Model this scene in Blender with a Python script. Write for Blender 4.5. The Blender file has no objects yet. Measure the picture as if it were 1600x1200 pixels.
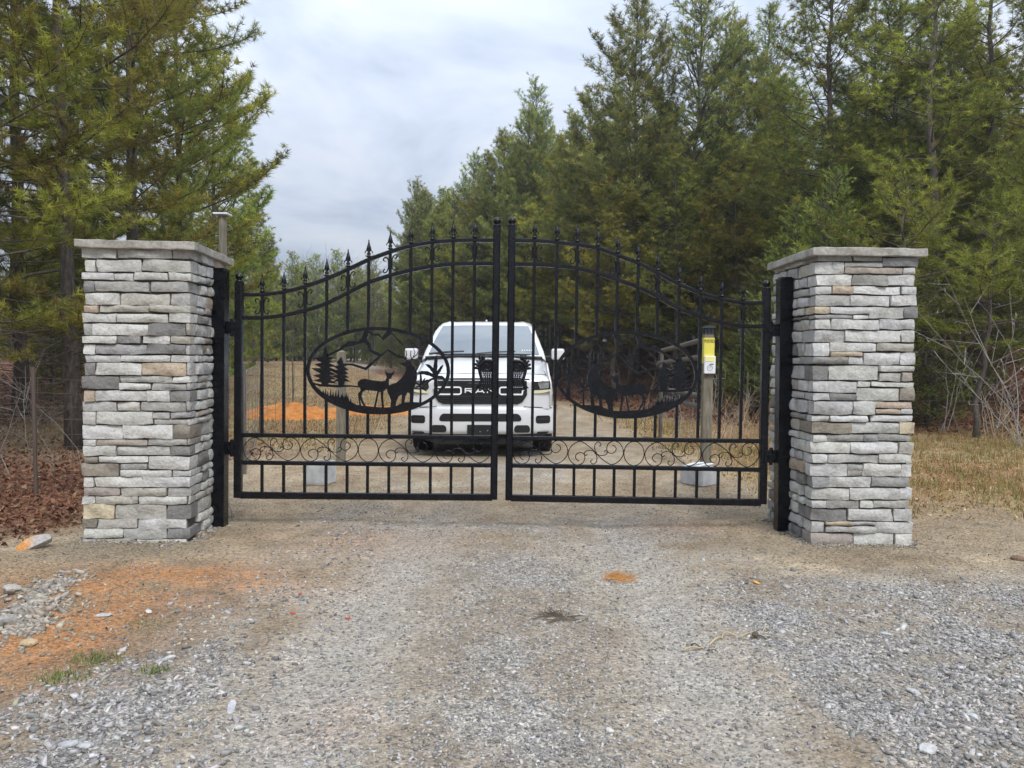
import bpy, bmesh, math, random
import numpy as np
from mathutils import Vector, Matrix, Euler, geometry

R = math.radians
SC = bpy.context.scene
COL = SC.collection
rng = np.random.default_rng(7)
random.seed(7)

# ------------------------------------------------------------------ camera, sky, sun, exposure
F_PX = 1202.0
EYE = Vector((0.0, 0.0, 1.5))
CAM_ROT = Matrix.Rotation(R(90 - 2.0), 3, 'X') @ Matrix.Rotation(R(0.7), 3, 'Z')
cam_d = bpy.data.cameras.new('camera')
cam_d.sensor_width = 36.0
cam_d.lens = F_PX * 36.0 / 1600.0
cam_d.clip_start = 0.05
cam_d.clip_end = 2000.0
cam = bpy.data.objects.new('camera', cam_d)
cam.location = EYE
cam.rotation_euler = CAM_ROT.to_euler()
COL.objects.link(cam)
SC.camera = cam

SUN_EL, SUN_ROT = R(50), R(158)
world = bpy.data.worlds.new('World')
SC.world = world
world.use_nodes = True
wn, wl = world.node_tree.nodes, world.node_tree.links
wn.clear()
w_out = wn.new('ShaderNodeOutputWorld')
w_bg = wn.new('ShaderNodeBackground'); w_bg.inputs['Strength'].default_value = 0.1
w_sky = wn.new('ShaderNodeTexSky'); w_sky.sky_type = 'NISHITA'; w_sky.sun_disc = False
w_sky.sun_elevation = SUN_EL; w_sky.sun_rotation = SUN_ROT
w_tc = wn.new('ShaderNodeTexCoord')
w_sep = wn.new('ShaderNodeSeparateXYZ'); wl.new(w_tc.outputs['Generated'], w_sep.inputs[0])
def wmath(op, a, b=None, clamp=False):
    n = wn.new('ShaderNodeMath'); n.operation = op; n.use_clamp = clamp
    for i, v in enumerate((a, b)):
        if v is None: continue
        if isinstance(v, (int, float)): n.inputs[i].default_value = v
        else: wl.new(v, n.inputs[i])
    return n.outputs[0]
wz = wmath('MAXIMUM', w_sep.outputs['Z'], 0.0)
wden = wmath('ADD', wz, 0.22)
w_cmb = wn.new('ShaderNodeCombineXYZ')
wl.new(wmath('DIVIDE', w_sep.outputs['X'], wden), w_cmb.inputs[0])
wl.new(wmath('DIVIDE', w_sep.outputs['Y'], wden), w_cmb.inputs[1])
w_no = wn.new('ShaderNodeTexNoise'); w_no.inputs['Scale'].default_value = 1.45
w_no.inputs['Detail'].default_value = 5.0; w_no.inputs['Roughness'].default_value = 0.58
w_no.inputs['Distortion'].default_value = 0.35
wl.new(w_cmb.outputs[0], w_no.inputs['Vector'])
w_ramp = wn.new('ShaderNodeValToRGB')
cr = w_ramp.color_ramp
cr.elements[0].position = 0.38; cr.elements[0].color = (0.315, 0.36, 0.445, 1)
cr.elements[1].position = 0.66; cr.elements[1].color = (0.50, 0.525, 0.57, 1)
e = cr.elements.new(0.51); e.color = (0.405, 0.45, 0.53, 1)
wl.new(w_no.outputs['Fac'], w_ramp.inputs[0])
w_gain = wmath('ADD', wmath('MULTIPLY', wz, 20.0), 5.2)      # overcast sky: brighter towards the zenith
w_mul = wn.new('ShaderNodeVectorMath'); w_mul.operation = 'SCALE'
wl.new(w_ramp.outputs[0], w_mul.inputs[0]); wl.new(w_gain, w_mul.inputs['Scale'])
w_mix = wn.new('ShaderNodeMix'); w_mix.data_type = 'RGBA'; w_mix.inputs[0].default_value = 0.94
wl.new(w_sky.outputs[0], w_mix.inputs[6]); wl.new(w_mul.outputs[0], w_mix.inputs[7])
wl.new(w_mix.outputs[2], w_bg.inputs['Color']); wl.new(w_bg.outputs[0], w_out.inputs['Surface'])

sun_d = bpy.data.lights.new('sun', 'SUN')
sun_d.energy = 1.5; sun_d.angle = R(18); sun_d.color = (1.0, 0.96, 0.9)
sun = bpy.data.objects.new('sun', sun_d); COL.objects.link(sun)
sun.rotation_euler = (R(90) - SUN_EL, 0, R(180) - SUN_ROT + R(180))
sd = Vector((math.sin(SUN_ROT) * math.cos(SUN_EL), math.cos(SUN_ROT) * math.cos(SUN_EL), math.sin(SUN_EL)))
sun.rotation_euler = (-sd).to_track_quat('-Z', 'Y').to_euler()
SC.view_settings.view_transform = 'Standard'
SC.view_settings.look = 'None'
SC.view_settings.exposure = 0.8
SC.view_settings.gamma = 1.0
SC.view_settings.use_curve_mapping = False
SC.cycles.max_bounces = 6
SC.cycles.transparent_max_bounces = 6
SC.cycles.use_denoising = True

# ------------------------------------------------------------------ helpers
def P(px, py, Y):
    """the place in the world seen at a pixel of the 1600x1200 photograph, at distance Y"""
    d = CAM_ROT @ Vector(((px - 800) / F_PX, -(py - 600) / F_PX, -1.0))
    return EYE + d * (Y / d.y)

def WX(px, Y):
    return (px - 800) / F_PX * Y

def tag(o, label=None, cat=None, group=None, kind=None):
    if label: o['label'] = label
    if cat: o['category'] = cat
    if group: o['group'] = group
    if kind: o['kind'] = kind
    return o

def empty(name, loc, label=None, cat=None, group=None, rz=0.0, parent=None):
    o = bpy.data.objects.new(name, None)
    o.empty_display_size = 0.1
    o.location = loc; o.rotation_euler = (0, 0, rz)
    COL.objects.link(o)
    if parent: o.parent = parent
    return tag(o, label, cat, group)

def link(name, mesh, parent=None, loc=None):
    o = bpy.data.objects.new(name, mesh)
    COL.objects.link(o)
    if parent: o.parent = parent
    if loc is not None: o.location = loc
    return o

def np_mesh(name, verts, faces, mat, color=None, smooth=False, attrs=None):
    """verts (N,3); faces (M,3|4) array of one kind"""
    me = bpy.data.meshes.new(name)
    verts = np.asarray(verts, dtype=np.float32); faces = np.asarray(faces, dtype=np.int32)
    k = faces.shape[1]
    me.vertices.add(len(verts)); me.vertices.foreach_set('co', verts.ravel())
    me.loops.add(faces.size); me.loops.foreach_set('vertex_index', faces.ravel())
    me.polygons.add(len(faces))
    me.polygons.foreach_set('loop_start', np.arange(0, faces.size, k, dtype=np.int32))
    if smooth: me.polygons.foreach_set('use_smooth', np.ones(len(faces), dtype=bool))
    me.update(calc_edges=True)
    if color is not None:
        a = me.color_attributes.new('Col', 'FLOAT_COLOR', 'POINT')
        c = np.ones((len(verts), 4), dtype=np.float32); c[:, :3] = color
        a.data.foreach_set('color', c.ravel())
    for kx, val in (attrs or {}).items():
        a = me.attributes.new(kx, 'FLOAT', 'POINT')
        a.data.foreach_set('value', np.asarray(val, dtype=np.float32))
    me.materials.append(mat)
    return me

class MB:
    def __init__(s): s.v = []; s.f = []
    def add(s, vs, fs):
        o = len(s.v); s.v += [tuple(v) for v in vs]; s.f += [tuple(i + o for i in f) for f in fs]; return s
    def box(s, x0, x1, y0, y1, z0, z1, bev=0.0):
        if bev <= 0:
            return s.add([(x0,y0,z0),(x1,y0,z0),(x1,y1,z0),(x0,y1,z0),(x0,y0,z1),(x1,y0,z1),(x1,y1,z1),(x0,y1,z1)],
                  [(0,3,2,1),(4,5,6,7),(0,1,5,4),(1,2,6,5),(2,3,7,6),(3,0,4,7)])
        bm = bmesh.new(); bmesh.ops.create_cube(bm, size=1.0)
        for v in bm.verts:
            v.co = Vector(((x0+x1)/2 + v.co.x*(x1-x0), (y0+y1)/2 + v.co.y*(y1-y0), (z0+z1)/2 + v.co.z*(z1-z0)))
        bmesh.ops.bevel(bm, geom=bm.edges[:], offset=bev, segments=2, affect='EDGES', profile=0.6)
        bm.verts.index_update()
        s.add([v.co[:] for v in bm.verts], [[v.index for v in f.verts] for f in bm.faces]); bm.free(); return s
    def tube(s, pts, r, n=6, cap=True, flat=None):
        """swept tube; r number or list"""
        pts = [Vector(p) for p in pts]; m = len(pts)
        rs = r if isinstance(r, (list, tuple)) else [r] * m
        vs, fs = [], []
        ref = None
        for i, p in enumerate(pts):
            t = (pts[min(i+1, m-1)] - pts[max(i-1, 0)])
            t = t.normalized() if t.length > 1e-9 else Vector((0,0,1))
            if ref is None:
                ref = t.cross(Vector((0,1,0)))
                if ref.length < 0.1: ref = t.cross(Vector((1,0,0)))
            a = (ref - t * ref.dot(t))
            a = a.normalized() if a.length > 1e-6 else t.orthogonal().normalized()
            ref = a; b = t.cross(a)
            for k in range(n):
                an = 2*math.pi*(k+0.5)/n
                vs.append(p + (a*math.cos(an) + b*math.sin(an)) * rs[i])
        for i in range(m-1):
            for k in range(n):
                k2 = (k+1) % n
                fs.append((i*n+k, i*n+k2, (i+1)*n+k2, (i+1)*n+k))
        if cap:
            fs.append(tuple(range(n))[::-1]); fs.append(tuple((m-1)*n+k for k in range(n)))
        return s.add(vs, fs)
    def lathe(s, prof, cx=0, cy=0, n=10):
        """profile [(r,z)] about a vertical axis"""
        vs, fs = [], []
        for r, z in prof:
            for k in range(n):
                a = 2*math.pi*k/n; vs.append((cx + r*math.cos(a), cy + r*math.sin(a), z))
        for i in range(len(prof)-1):
            for k in range(n):
                k2 = (k+1) % n; fs.append((i*n+k, i*n+k2, (i+1)*n+k2, (i+1)*n+k))
        fs.append(tuple(range(n))[::-1]); fs.append(tuple((len(prof)-1)*n+k for k in range(n)))
        return s.add(vs, fs)
    def prism(s, poly, y0, y1):
        """outline [(x,z)] given thickness from y0 to y1"""
        a = sum(poly[i][0]*poly[(i+1) % len(poly)][1] - poly[(i+1) % len(poly)][0]*poly[i][1] for i in range(len(poly)))
        if a < 0: poly = poly[::-1]
        n = len(poly)
        tris = geometry.tessellate_polygon([[Vector((p[0], p[1], 0)) for p in poly]])
        vs = [(p[0], y0, p[1]) for p in poly] + [(p[0], y1, p[1]) for p in poly]
        fs = []
        for t in tris:
            i, j, k = t
            (ax, az), (bx, bz), (cx, cz) = poly[i], poly[j], poly[k]
            if (bx-ax)*(cz-az) - (bz-az)*(cx-ax) < 0: i, j, k = i, k, j
            fs.append((i, j, k)); fs.append((n+i, n+k, n+j))
        for i in range(n):
            j = (i+1) % n; fs.append((i, n+i, n+j, j))
        return s.add(vs, fs)
    def stroke(s, pts, w, y0, y1):
        """flat bar along [(x,z)] of width w (number or list)"""
        m = len(pts); ws = w if isinstance(w, (list, tuple)) else [w]*m
        L, Rr = [], []
        for i in range(m):
            a, b = Vector(pts[max(i-1,0)]), Vector(pts[min(i+1,m-1)])
            t = (b-a).normalized(); nrm = Vector((-t.y, t.x))
            p = Vector(pts[i]); L.append(tuple(p + nrm*ws[i]/2)); Rr.append(tuple(p - nrm*ws[i]/2))
        for i in range(m-1):
            s.prism([L[i], L[i+1], Rr[i+1], Rr[i]], y0, y1)
        return s
    def build(s, name, mat, parent=None, smooth=False, loc=None):
        me = bpy.data.meshes.new(name); me.from_pydata(s.v, [], s.f); me.update()
        me.materials.append(mat)
        if smooth: me.polygons.foreach_set('use_smooth', np.ones(len(me.polygons), dtype=bool)); me.update()
        return link(name, me, parent, loc)

def smooth_path(pts, n=6, closed=False):
    """Catmull-Rom through points"""
    pts = [Vector(p) for p in pts]; out = []
    m = len(pts)
    for i in range(m if closed else m-1):
        if closed: p0, p1, p2, p3 = pts[(i-1) % m], pts[i], pts[(i+1) % m], pts[(i+2) % m]
        else: p0, p1, p2, p3 = pts[max(i-1,0)], pts[i], pts[i+1], pts[min(i+2,m-1)]
        for k in range(n):
            t = k/n
            out.append(0.5*((2*p1) + (p2-p0)*t + (2*p0-5*p1+4*p2-p3)*t*t + (3*p1-p0-3*p2+p3)*t**3))
    if not closed: out.append(pts[-1])
    return out

# value noise in numpy
def _hash(ix, iy, seed):
    h = (ix.astype(np.int64) * 374761393 + iy.astype(np.int64) * 668265263 + seed * 1442695041) & 0xffffffff
    h = ((h ^ (h >> 13)) * 1274126177) & 0xffffffff
    return ((h ^ (h >> 16)) & 0xffff) / 65535.0
def vnoise(x, y, seed=0):
    x = np.asarray(x, float); y = np.asarray(y, float)
    ix, iy = np.floor(x), np.floor(y); fx, fy = x-ix, y-iy
    u, v = fx*fx*(3-2*fx), fy*fy*(3-2*fy)
    a, b = _hash(ix, iy, seed), _hash(ix+1, iy, seed); c, d = _hash(ix, iy+1, seed), _hash(ix+1, iy+1, seed)
    return (a*(1-u)+b*u)*(1-v) + (c*(1-u)+d*u)*v
def fbm(x, y, seed=0, oct=4):
    s, a, t = 0.0, 0.5, 0.0
    for o in range(oct):
        s = s + a*vnoise(x*2**o, y*2**o, seed+o*17); t += a; a *= 0.5
    return s/t
def sst(a, b, x):
    t = np.clip((x-a)/(b-a), 0, 1); return t*t*(3-2*t)

# ------------------------------------------------------------------ materials
class NT:
    def __init__(s, name):
        s.m = bpy.data.materials.new(name); s.m.use_nodes = True
        s.n, s.l = s.m.node_tree.nodes, s.m.node_tree.links
        s.b = s.n['Principled BSDF']
    def new(s, t, **kw):
        n = s.n.new('ShaderNode' + t)
        for k, v in kw.items():
            if k in n.inputs: n.inputs[k].default_value = v
            else: setattr(n, k, v)
        return n
    def noise(s, scale, detail=4, rough=0.55, vec=None):
        n = s.new('TexNoise', Scale=scale, Detail=detail, Roughness=rough)
        if vec is None: vec = s.coord()
        s.l.new(vec, n.inputs['Vector']); return n.outputs['Fac']
    def coord(s, kind='Object'):
        if not hasattr(s, '_tc'): s._tc = s.new('TexCoord')
        return s._tc.outputs[kind]
    def ramp(s, fac, stops):
        n = s.new('ValToRGB'); c = n.color_ramp
        while len(c.elements) > 1: c.elements.remove(c.elements[-1])
        c.elements[0].position = stops[0][0]; c.elements[0].color = (*stops[0][1], 1)
        for p, col in stops[1:]:
            e = c.elements.new(p); e.color = (*col, 1)
        s.l.new(fac, n.inputs[0]); return n.outputs[0]
    def math(s, op, a, b=None, clamp=False):
        n = s.new('Math', operation=op, use_clamp=clamp)
        for i, v in enumerate((a, b)):
            if v is None: continue
            if isinstance(v, (int, float)): n.inputs[i].default_value = v
            else: s.l.new(v, n.inputs[i])
        return n.outputs[0]
    def mix(s, fac, a, b, mode='MIX'):
        n = s.new('Mix', data_type='RGBA', blend_type=mode)
        for i, v in ((0, fac), (6, a), (7, b)):
            if isinstance(v, (int, float)): n.inputs[i].default_value = v
            elif isinstance(v, tuple): n.inputs[i].default_value = (*v, 1)
            else: s.l.new(v, n.inputs[i])
        return n.outputs[2]
    def bump(s, h, strength=0.3, dist=0.01):
        n = s.new('Bump', Strength=strength, Distance=dist); s.l.new(h, n.inputs['Height'])
        s.l.new(n.outputs[0], s.b.inputs['Normal']); return n
    def color(s, c):
        if isinstance(c, tuple): s.b.inputs['Base Color'].default_value = (*c, 1)
        else: s.l.new(c, s.b.inputs['Base Color'])
    def set(s, **kw):
        for k, v in kw.items():
            s.b.inputs[k.replace('_', ' ')].default_value = v
        return s
def attr(t, name='Col'):
    n = t.new('Attribute', attribute_name=name); return n.outputs

def plain(name, col, rough=0.6, metal=0.0, var=0.12, scale=6.0, bump=0.0, spec=0.5):
    t = NT(name); f = t.noise(scale, 5)
    lo = tuple(c*(1-var) for c in col); hi = tuple(min(1, c*(1+var)) for c in col)
    t.color(t.ramp(f, [(0.3, lo), (0.7, hi)])); t.set(Roughness=rough, Metallic=metal)
    t.b.inputs['Specular IOR Level'].default_value = spec
    if bump: t.bump(t.noise(scale*8, 4), bump, 0.003)
    return t.m

def m_black():
    t = NT('black_powder_coat'); f = t.noise(9, 6); g = t.noise(70, 3, 0.7)
    c = t.ramp(f, [(0.3, (0.0018, 0.002, 0.0036)), (0.75, (0.005, 0.0056, 0.008))])
    dust = t.ramp(g, [(0.66, (0, 0, 0)), (0.74, (1, 1, 1))])
    t.color(t.mix(t.math('MULTIPLY', dust, 0.35), c, (0.16, 0.15, 0.14)))
    t.l.new(t.ramp(f, [(0.3, (0.2,)*3), (0.8, (0.36,)*3)]), t.b.inputs['Roughness'])
    t.bump(t.noise(160, 2), 0.06, 0.002); t.b.inputs['Specular IOR Level'].default_value = 0.33
    return t.m
MAT = {}
MAT['black'] = m_black()

def m_stone():
    t = NT('veneer_stone')
    oi = t.new('ObjectInfo')
    vec = t.new('VectorMath', operation='ADD')
    t.l.new(t.coord(), vec.inputs[0])
    sc = t.new('VectorMath', operation='SCALE', Scale=37.0)
    cb = t.new('CombineXYZ')
    for i in range(3): t.l.new(oi.outputs['Random'], cb.inputs[i])
    t.l.new(cb.outputs[0], sc.inputs[0]); t.l.new(sc.outputs[0], vec.inputs[1]); V = vec.outputs[0]
    base = t.new('Attribute', attribute_name='stone_color', attribute_type='OBJECT').outputs['Color']
    n1 = t.noise(9, 6, 0.6, V); n2 = t.noise(42, 5, 0.65, V)
    k = t.ramp(n1, [(0.28, (0.72, 0.71, 0.69)), (0.5, (0.98, 0.98, 0.98)), (0.72, (1.12, 1.12, 1.11))])
    c = t.mix(1.0, base, k, 'MULTIPLY')
    k2 = t.ramp(n2, [(0.3, (0.78, 0.78, 0.79)), (0.6, (1.06, 1.06, 1.05))])
    c = t.mix(1.0, c, k2, 'MULTIPLY')
    st = t.ramp(t.noise(5, 3, 0.5, V), [(0.6, (0, 0, 0)), (0.75, (1, 1, 1))])
    c = t.mix(t.math('MULTIPLY', st, 0.25), c, (0.33, 0.29, 0.2))
    t.color(c); t.set(Roughness=0.88)
    t.b.inputs['Specular IOR Level'].default_value = 0.3
    h = t.math('ADD', t.math('MULTIPLY', t.noise(14, 5, 0.6, V), 1.0), t.math('MULTIPLY', n2, 0.45))
    t.bump(h, 0.85, 0.022)
    return t.m
MAT['stone'] = m_stone()
MAT['mortar'] = plain('mortar', (0.07, 0.066, 0.06), 0.95, var=0.3, scale=20, bump=0.5)

def m_cap():
    t = NT('cap_concrete'); n1 = t.noise(6, 6, 0.6); n2 = t.noise(40, 4)
    c = t.ramp(n1, [(0.3, (0.22, 0.205, 0.17)), (0.55, (0.36, 0.34, 0.30)), (0.75, (0.46, 0.44, 0.40))])
    c = t.mix(1.0, c, t.ramp(n2, [(0.3, (0.75,)*3), (0.6, (1.08,)*3)]), 'MULTIPLY')
    t.color(c); t.set(Roughness=0.9); t.bump(n2, 0.5, 0.008); return t.m
MAT['cap'] = m_cap()

def m_foliage(name, spread=0.12):
    t = NT(name); c = attr(t)['Color']; oi = t.new('ObjectInfo')
    hsv = t.new('HueSaturation')
    t.l.new(t.math('ADD', t.math('MULTIPLY', oi.outputs['Random'], 0.045), 0.474), hsv.inputs['Hue'])
    t.l.new(t.math('ADD', t.math('MULTIPLY', oi.outputs['Random'], 0.45), 0.88), hsv.inputs['Value'])
    hsv.inputs['Saturation'].default_value = 1.0
    t.l.new(c, hsv.inputs['Color']); c = hsv.outputs[0]
    t.color(c); t.set(Roughness=0.55); t.b.inputs['Specular IOR Level'].default_value = 0.35
    tr = t.new('BsdfTranslucent'); t.l.new(c, tr.inputs['Color'])
    mx = t.new('MixShader'); mx.inputs[0].default_value = 0.38
    t.l.new(t.b.outputs[0], mx.inputs[1]); t.l.new(tr.outputs[0], mx.inputs[2])
    t.l.new(mx.outputs[0], t.n['Material Output'].inputs['Surface'])
    return t.m
MAT['needles'] = m_foliage('pine_needles')
def m_bark():
    t = NT('bark'); v = t.new('Mapping'); v.inputs['Scale'].default_value = (1, 1, 0.25); t.l.new(t.coord(), v.inputs[0])
    n = t.noise(26, 6, 0.7, v.outputs[0]); oi = t.new('ObjectInfo')
    c = t.ramp(n, [(0.3, (0.035, 0.028, 0.022)), (0.55, (0.10, 0.082, 0.066)), (0.75, (0.20, 0.175, 0.15))])
    t.color(c); t.set(Roughness=0.95); t.bump(n, 0.8, 0.02); return t.m
MAT['bark'] = m_bark()
def m_vc(name, rough=0.85, trans=0.0):
    t = NT(name); c = attr(t)['Color']; t.color(c); t.set(Roughness=rough); t.b.inputs['Specular IOR Level'].default_value = 0.25
    if trans:
        tr = t.new('BsdfTranslucent'); t.l.new(c, tr.inputs['Color'])
        mx = t.new('MixShader'); mx.inputs[0].default_value = trans
        t.l.new(t.b.outputs[0], mx.inputs[1]); t.l.new(tr.outputs[0], mx.inputs[2])
        t.l.new(mx.outputs[0], t.n['Material Output'].inputs['Surface'])
    return t.m
MAT['grass'] = m_vc('dry_blades', 0.8, 0.3)
def m_gravel():
    t = NT('crushed_stone'); c = attr(t)['Color']; n = t.noise(55, 4)
    c = t.mix(1.0, c, t.ramp(n, [(0.3, (0.7,)*3), (0.7, (1.2,)*3)]), 'MULTIPLY')
    t.color(c); t.set(Roughness=0.85); t.b.inputs['Specular IOR Level'].default_value = 0.3
    t.bump(n, 0.3, 0.004); return t.m
MAT['gravel'] = m_gravel()
MAT['wood'] = None
def m_wood(name, a, b, c3):
    t = NT(name); v = t.new('Mapping'); v.inputs['Scale'].default_value = (1, 1, 0.12); t.l.new(t.coord(), v.inputs[0])
    n = t.noise(40, 6, 0.65, v.outputs[0]); n2 = t.noise(4, 3)
    c = t.ramp(n, [(0.3, a), (0.6, b), (0.8, c3)])
    c = t.mix(1.0, c, t.ramp(n2, [(0.3, (0.75, 0.78, 0.72)), (0.7, (1.1, 1.08, 1.05))]), 'MULTIPLY')
    t.color(c); t.set(Roughness=0.9); t.bump(n, 0.5, 0.006); return t.m
MAT['wood'] = m_wood('weathered_wood', (0.10, 0.085, 0.065), (0.21, 0.185, 0.145), (0.30, 0.27, 0.215))
MAT['grey_wood'] = m_wood('grey_wood', (0.06, 0.054, 0.046), (0.13, 0.118, 0.10), (0.20, 0.185, 0.16))
MAT['concrete'] = plain('block_concrete', (0.42, 0.43, 0.43), 0.9, var=0.2, scale=9, bump=0.5)
MAT['galv'] = plain('galvanised_wire', (0.24, 0.24, 0.24), 0.5, 0.6)
MAT['rust'] = plain('rusty_wire', (0.10, 0.075, 0.06), 0.8, 0.2)
# ------------------------------------------------------------------ ground
def soil_mound(x, y, cx, cy, rx, ry, h):
    d = ((x-cx)/rx)**2 + ((y-cy)/ry)**2
    return h*np.exp(-d*1.6)

def height(x, y):
    x = np.asarray(x, float); y = np.asarray(y, float)
    h = 0.05*(fbm(x*0.35, y*0.35, 3, 3)-0.5)
    near = np.exp(-((y-4)/12)**2)
    h = h + 0.022*(fbm(x*2.2, y*2.2, 11, 3)-0.5)*near + 0.010*(fbm(x*14, y*14, 5, 2)-0.5)*near + 0.03*(fbm(x*5, y*5, 15, 2)-0.5)*sst(-1.3, -2.0, x)*near
    h = h + 0.06*sst(8, 12, y)*np.exp(-(x/4)**2)                   # the drive rises a little to the truck
    h = h - 0.03*(np.exp(-((x-0.85)/0.28)**2) + np.exp(-((x+0.85)/0.28)**2))*np.exp(-((y-4)/6)**2)
    h = h - 0.55*sst(-2.75, -4.2, x)*sst(5.35, 4.5, y)             # bank falls away at the left of the drive
    h = h + soil_mound(x, y, -2.35, 5.0, 0.7, 0.45, 0.04)
    h = h + 2.6*sst(0, 15, x-(12.5-0.406*np.minimum(y, 54)))*sst(16, 24, y)*sst(90, 70, y)                     # wooded rise on the right
    h = h + 0.9*sst(-5.0, -16, x)*sst(5.5, 16, y)
    return h

def axis(segs):
    out = [segs[0][0]]
    for a, b, n in segs:
        out += list(np.linspace(a, b, n+1)[1:])
    return np.array(out)
gx = axis([(-400, -60, 10), (-60, -14, 24), (-14, -5, 45), (-5, 5, 200), (5, 14, 45), (14, 60, 24), (60, 400, 10)])
gy = axis([(-60, -4, 10), (-4, 1.5, 18), (1.5, 9, 165), (9, 16, 60), (16, 40, 40), (40, 110, 24), (110, 600, 12)])
GX, GY = np.meshgrid(gx, gy)
gxf, gyf = GX.ravel(), GY.ravel()
gz = height(gxf, gyf)

def masks(x, y):
    """what the ground is made of at a place: 0..1 each"""
    n1 = fbm(x*0.9, y*0.9, 21, 4)-0.5; n2 = fbm(x*3.1, y*3.1, 31, 4)-0.5; n3 = fbm(x*9, y*9, 41, 3)-0.5
    j = n1*0.9 + n2*0.5
    track = np.exp(-((x-0.92-0.15*n1)/0.30)**2) + np.exp(-((x+0.80-0.2*n1)/0.34)**2)
    xc = -0.0045*np.clip(y-12, 0, 70)**2
    drive = sst(2.3, 1.5, np.abs(x-xc)+j*0.9)
    gr_c = sst(0.95, 0.15, np.abs(x-0.05)+n2*0.6)*sst(6.9, 5.4, y+j*1.2)
    gr_r = sst(1.05, 1.5, x+j*0.6)*sst(5.75, 4.9, y+j*0.8)
    edge_l = -1.35 - (np.clip(4.1-y, -1, 2))*0.85
    gr_l = sst(-0.05, -0.45, x+0.95+j*0.35)*sst(4.35, 3.75, y + (x+1.27)*0.75*0 + j*0.6)*sst(-0.15, 0.25, x-edge_l+0.25+j*0.3)
    gr_b = drive*sst(8.0, 10.5, y+j*2)*(0.55+0.6*np.exp(-((x-xc)/1.0)**2))
    patch = np.clip(0.62 + 1.5*n2 + 1.1*n1 + 0.5*n3, 0.12, 1)
    grav = np.clip(np.maximum.reduce([gr_c*0.92*np.clip(patch+0.3, 0.6, 1), gr_r*np.clip(patch+0.25, 0, 1), gr_l*np.clip(patch+0.1, 0, 1), gr_b*0.7*patch]) * (1-0.75*np.clip(track, 0, 1)*sst(-0.35, 0.1, n2+0.15)), 0, 1)
    grav = np.maximum(grav, 0.55*drive*sst(8.5, 6.8, y)*np.clip(0.65+1.6*n2+n3, 0, 1))
    orange = np.clip(1.25*np.exp(-(((x+2.62)/0.55)**2+((y-4.25)/0.70)**2)) + 0.9*np.exp(-(((x+2.25)/0.95)**2+((y-5.10)/0.36)**2))
                     + 0.55*np.exp(-(((x+2.5)/0.45)**2+((y-3.55)/0.45)**2)) + 0.35*np.exp(-(((x+1.2)/0.9)**2+((y-6.2)/0.5)**2)) + 0.3*np.exp(-(((x-1.55)/0.5)**2+((y-6.9)/0.25)**2))
                     + 0.22*np.exp(-(((x+0.72)/0.2)**2+((y-3.1)/0.22)**2)), 0, 1)
    orange = np.clip(orange*(0.95+2.0*n2+1.2*n3), 0, 1)
    xin = (x + 0.02*y)
    grass = sst(2.6, 3.6, x-xc+j*1.2)*sst(6.9, 8.9, y+j*2.0)
    grass = np.maximum(grass, sst(2.2, 3.0, np.abs(x-xc)+j)*sst(10, 14, y+j*2))
    litter = sst(-3.3, -4.2, x+j*1.2)*sst(5.8, 6.6, y+j*0.8)
    litter = np.clip(litter*sst(14, 9, y+j*2), 0, 1)
    wood_r = sst(0, 2.5, x-(10.6-0.406*np.minimum(y, 54))+j*2)*sst(14, 17, y+j*2)*sst(74, 62, y)
    litter = np.maximum(litter, wood_r*sst(15, 18, y+j*2))
    wood_l = sst(0, 2.0, -(x+4.6+0.235*y)+j*2)*sst(8, 10, y)
    litter = np.maximum(litter, wood_l)
    return dict(grav=grav, orange=orange, grass=np.clip(grass*(1-litter), 0, 1), litter=np.clip(litter, 0, 1), track=np.clip(track, 0, 1),
                n1=n1, n2=n2, n3=n3)

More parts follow.
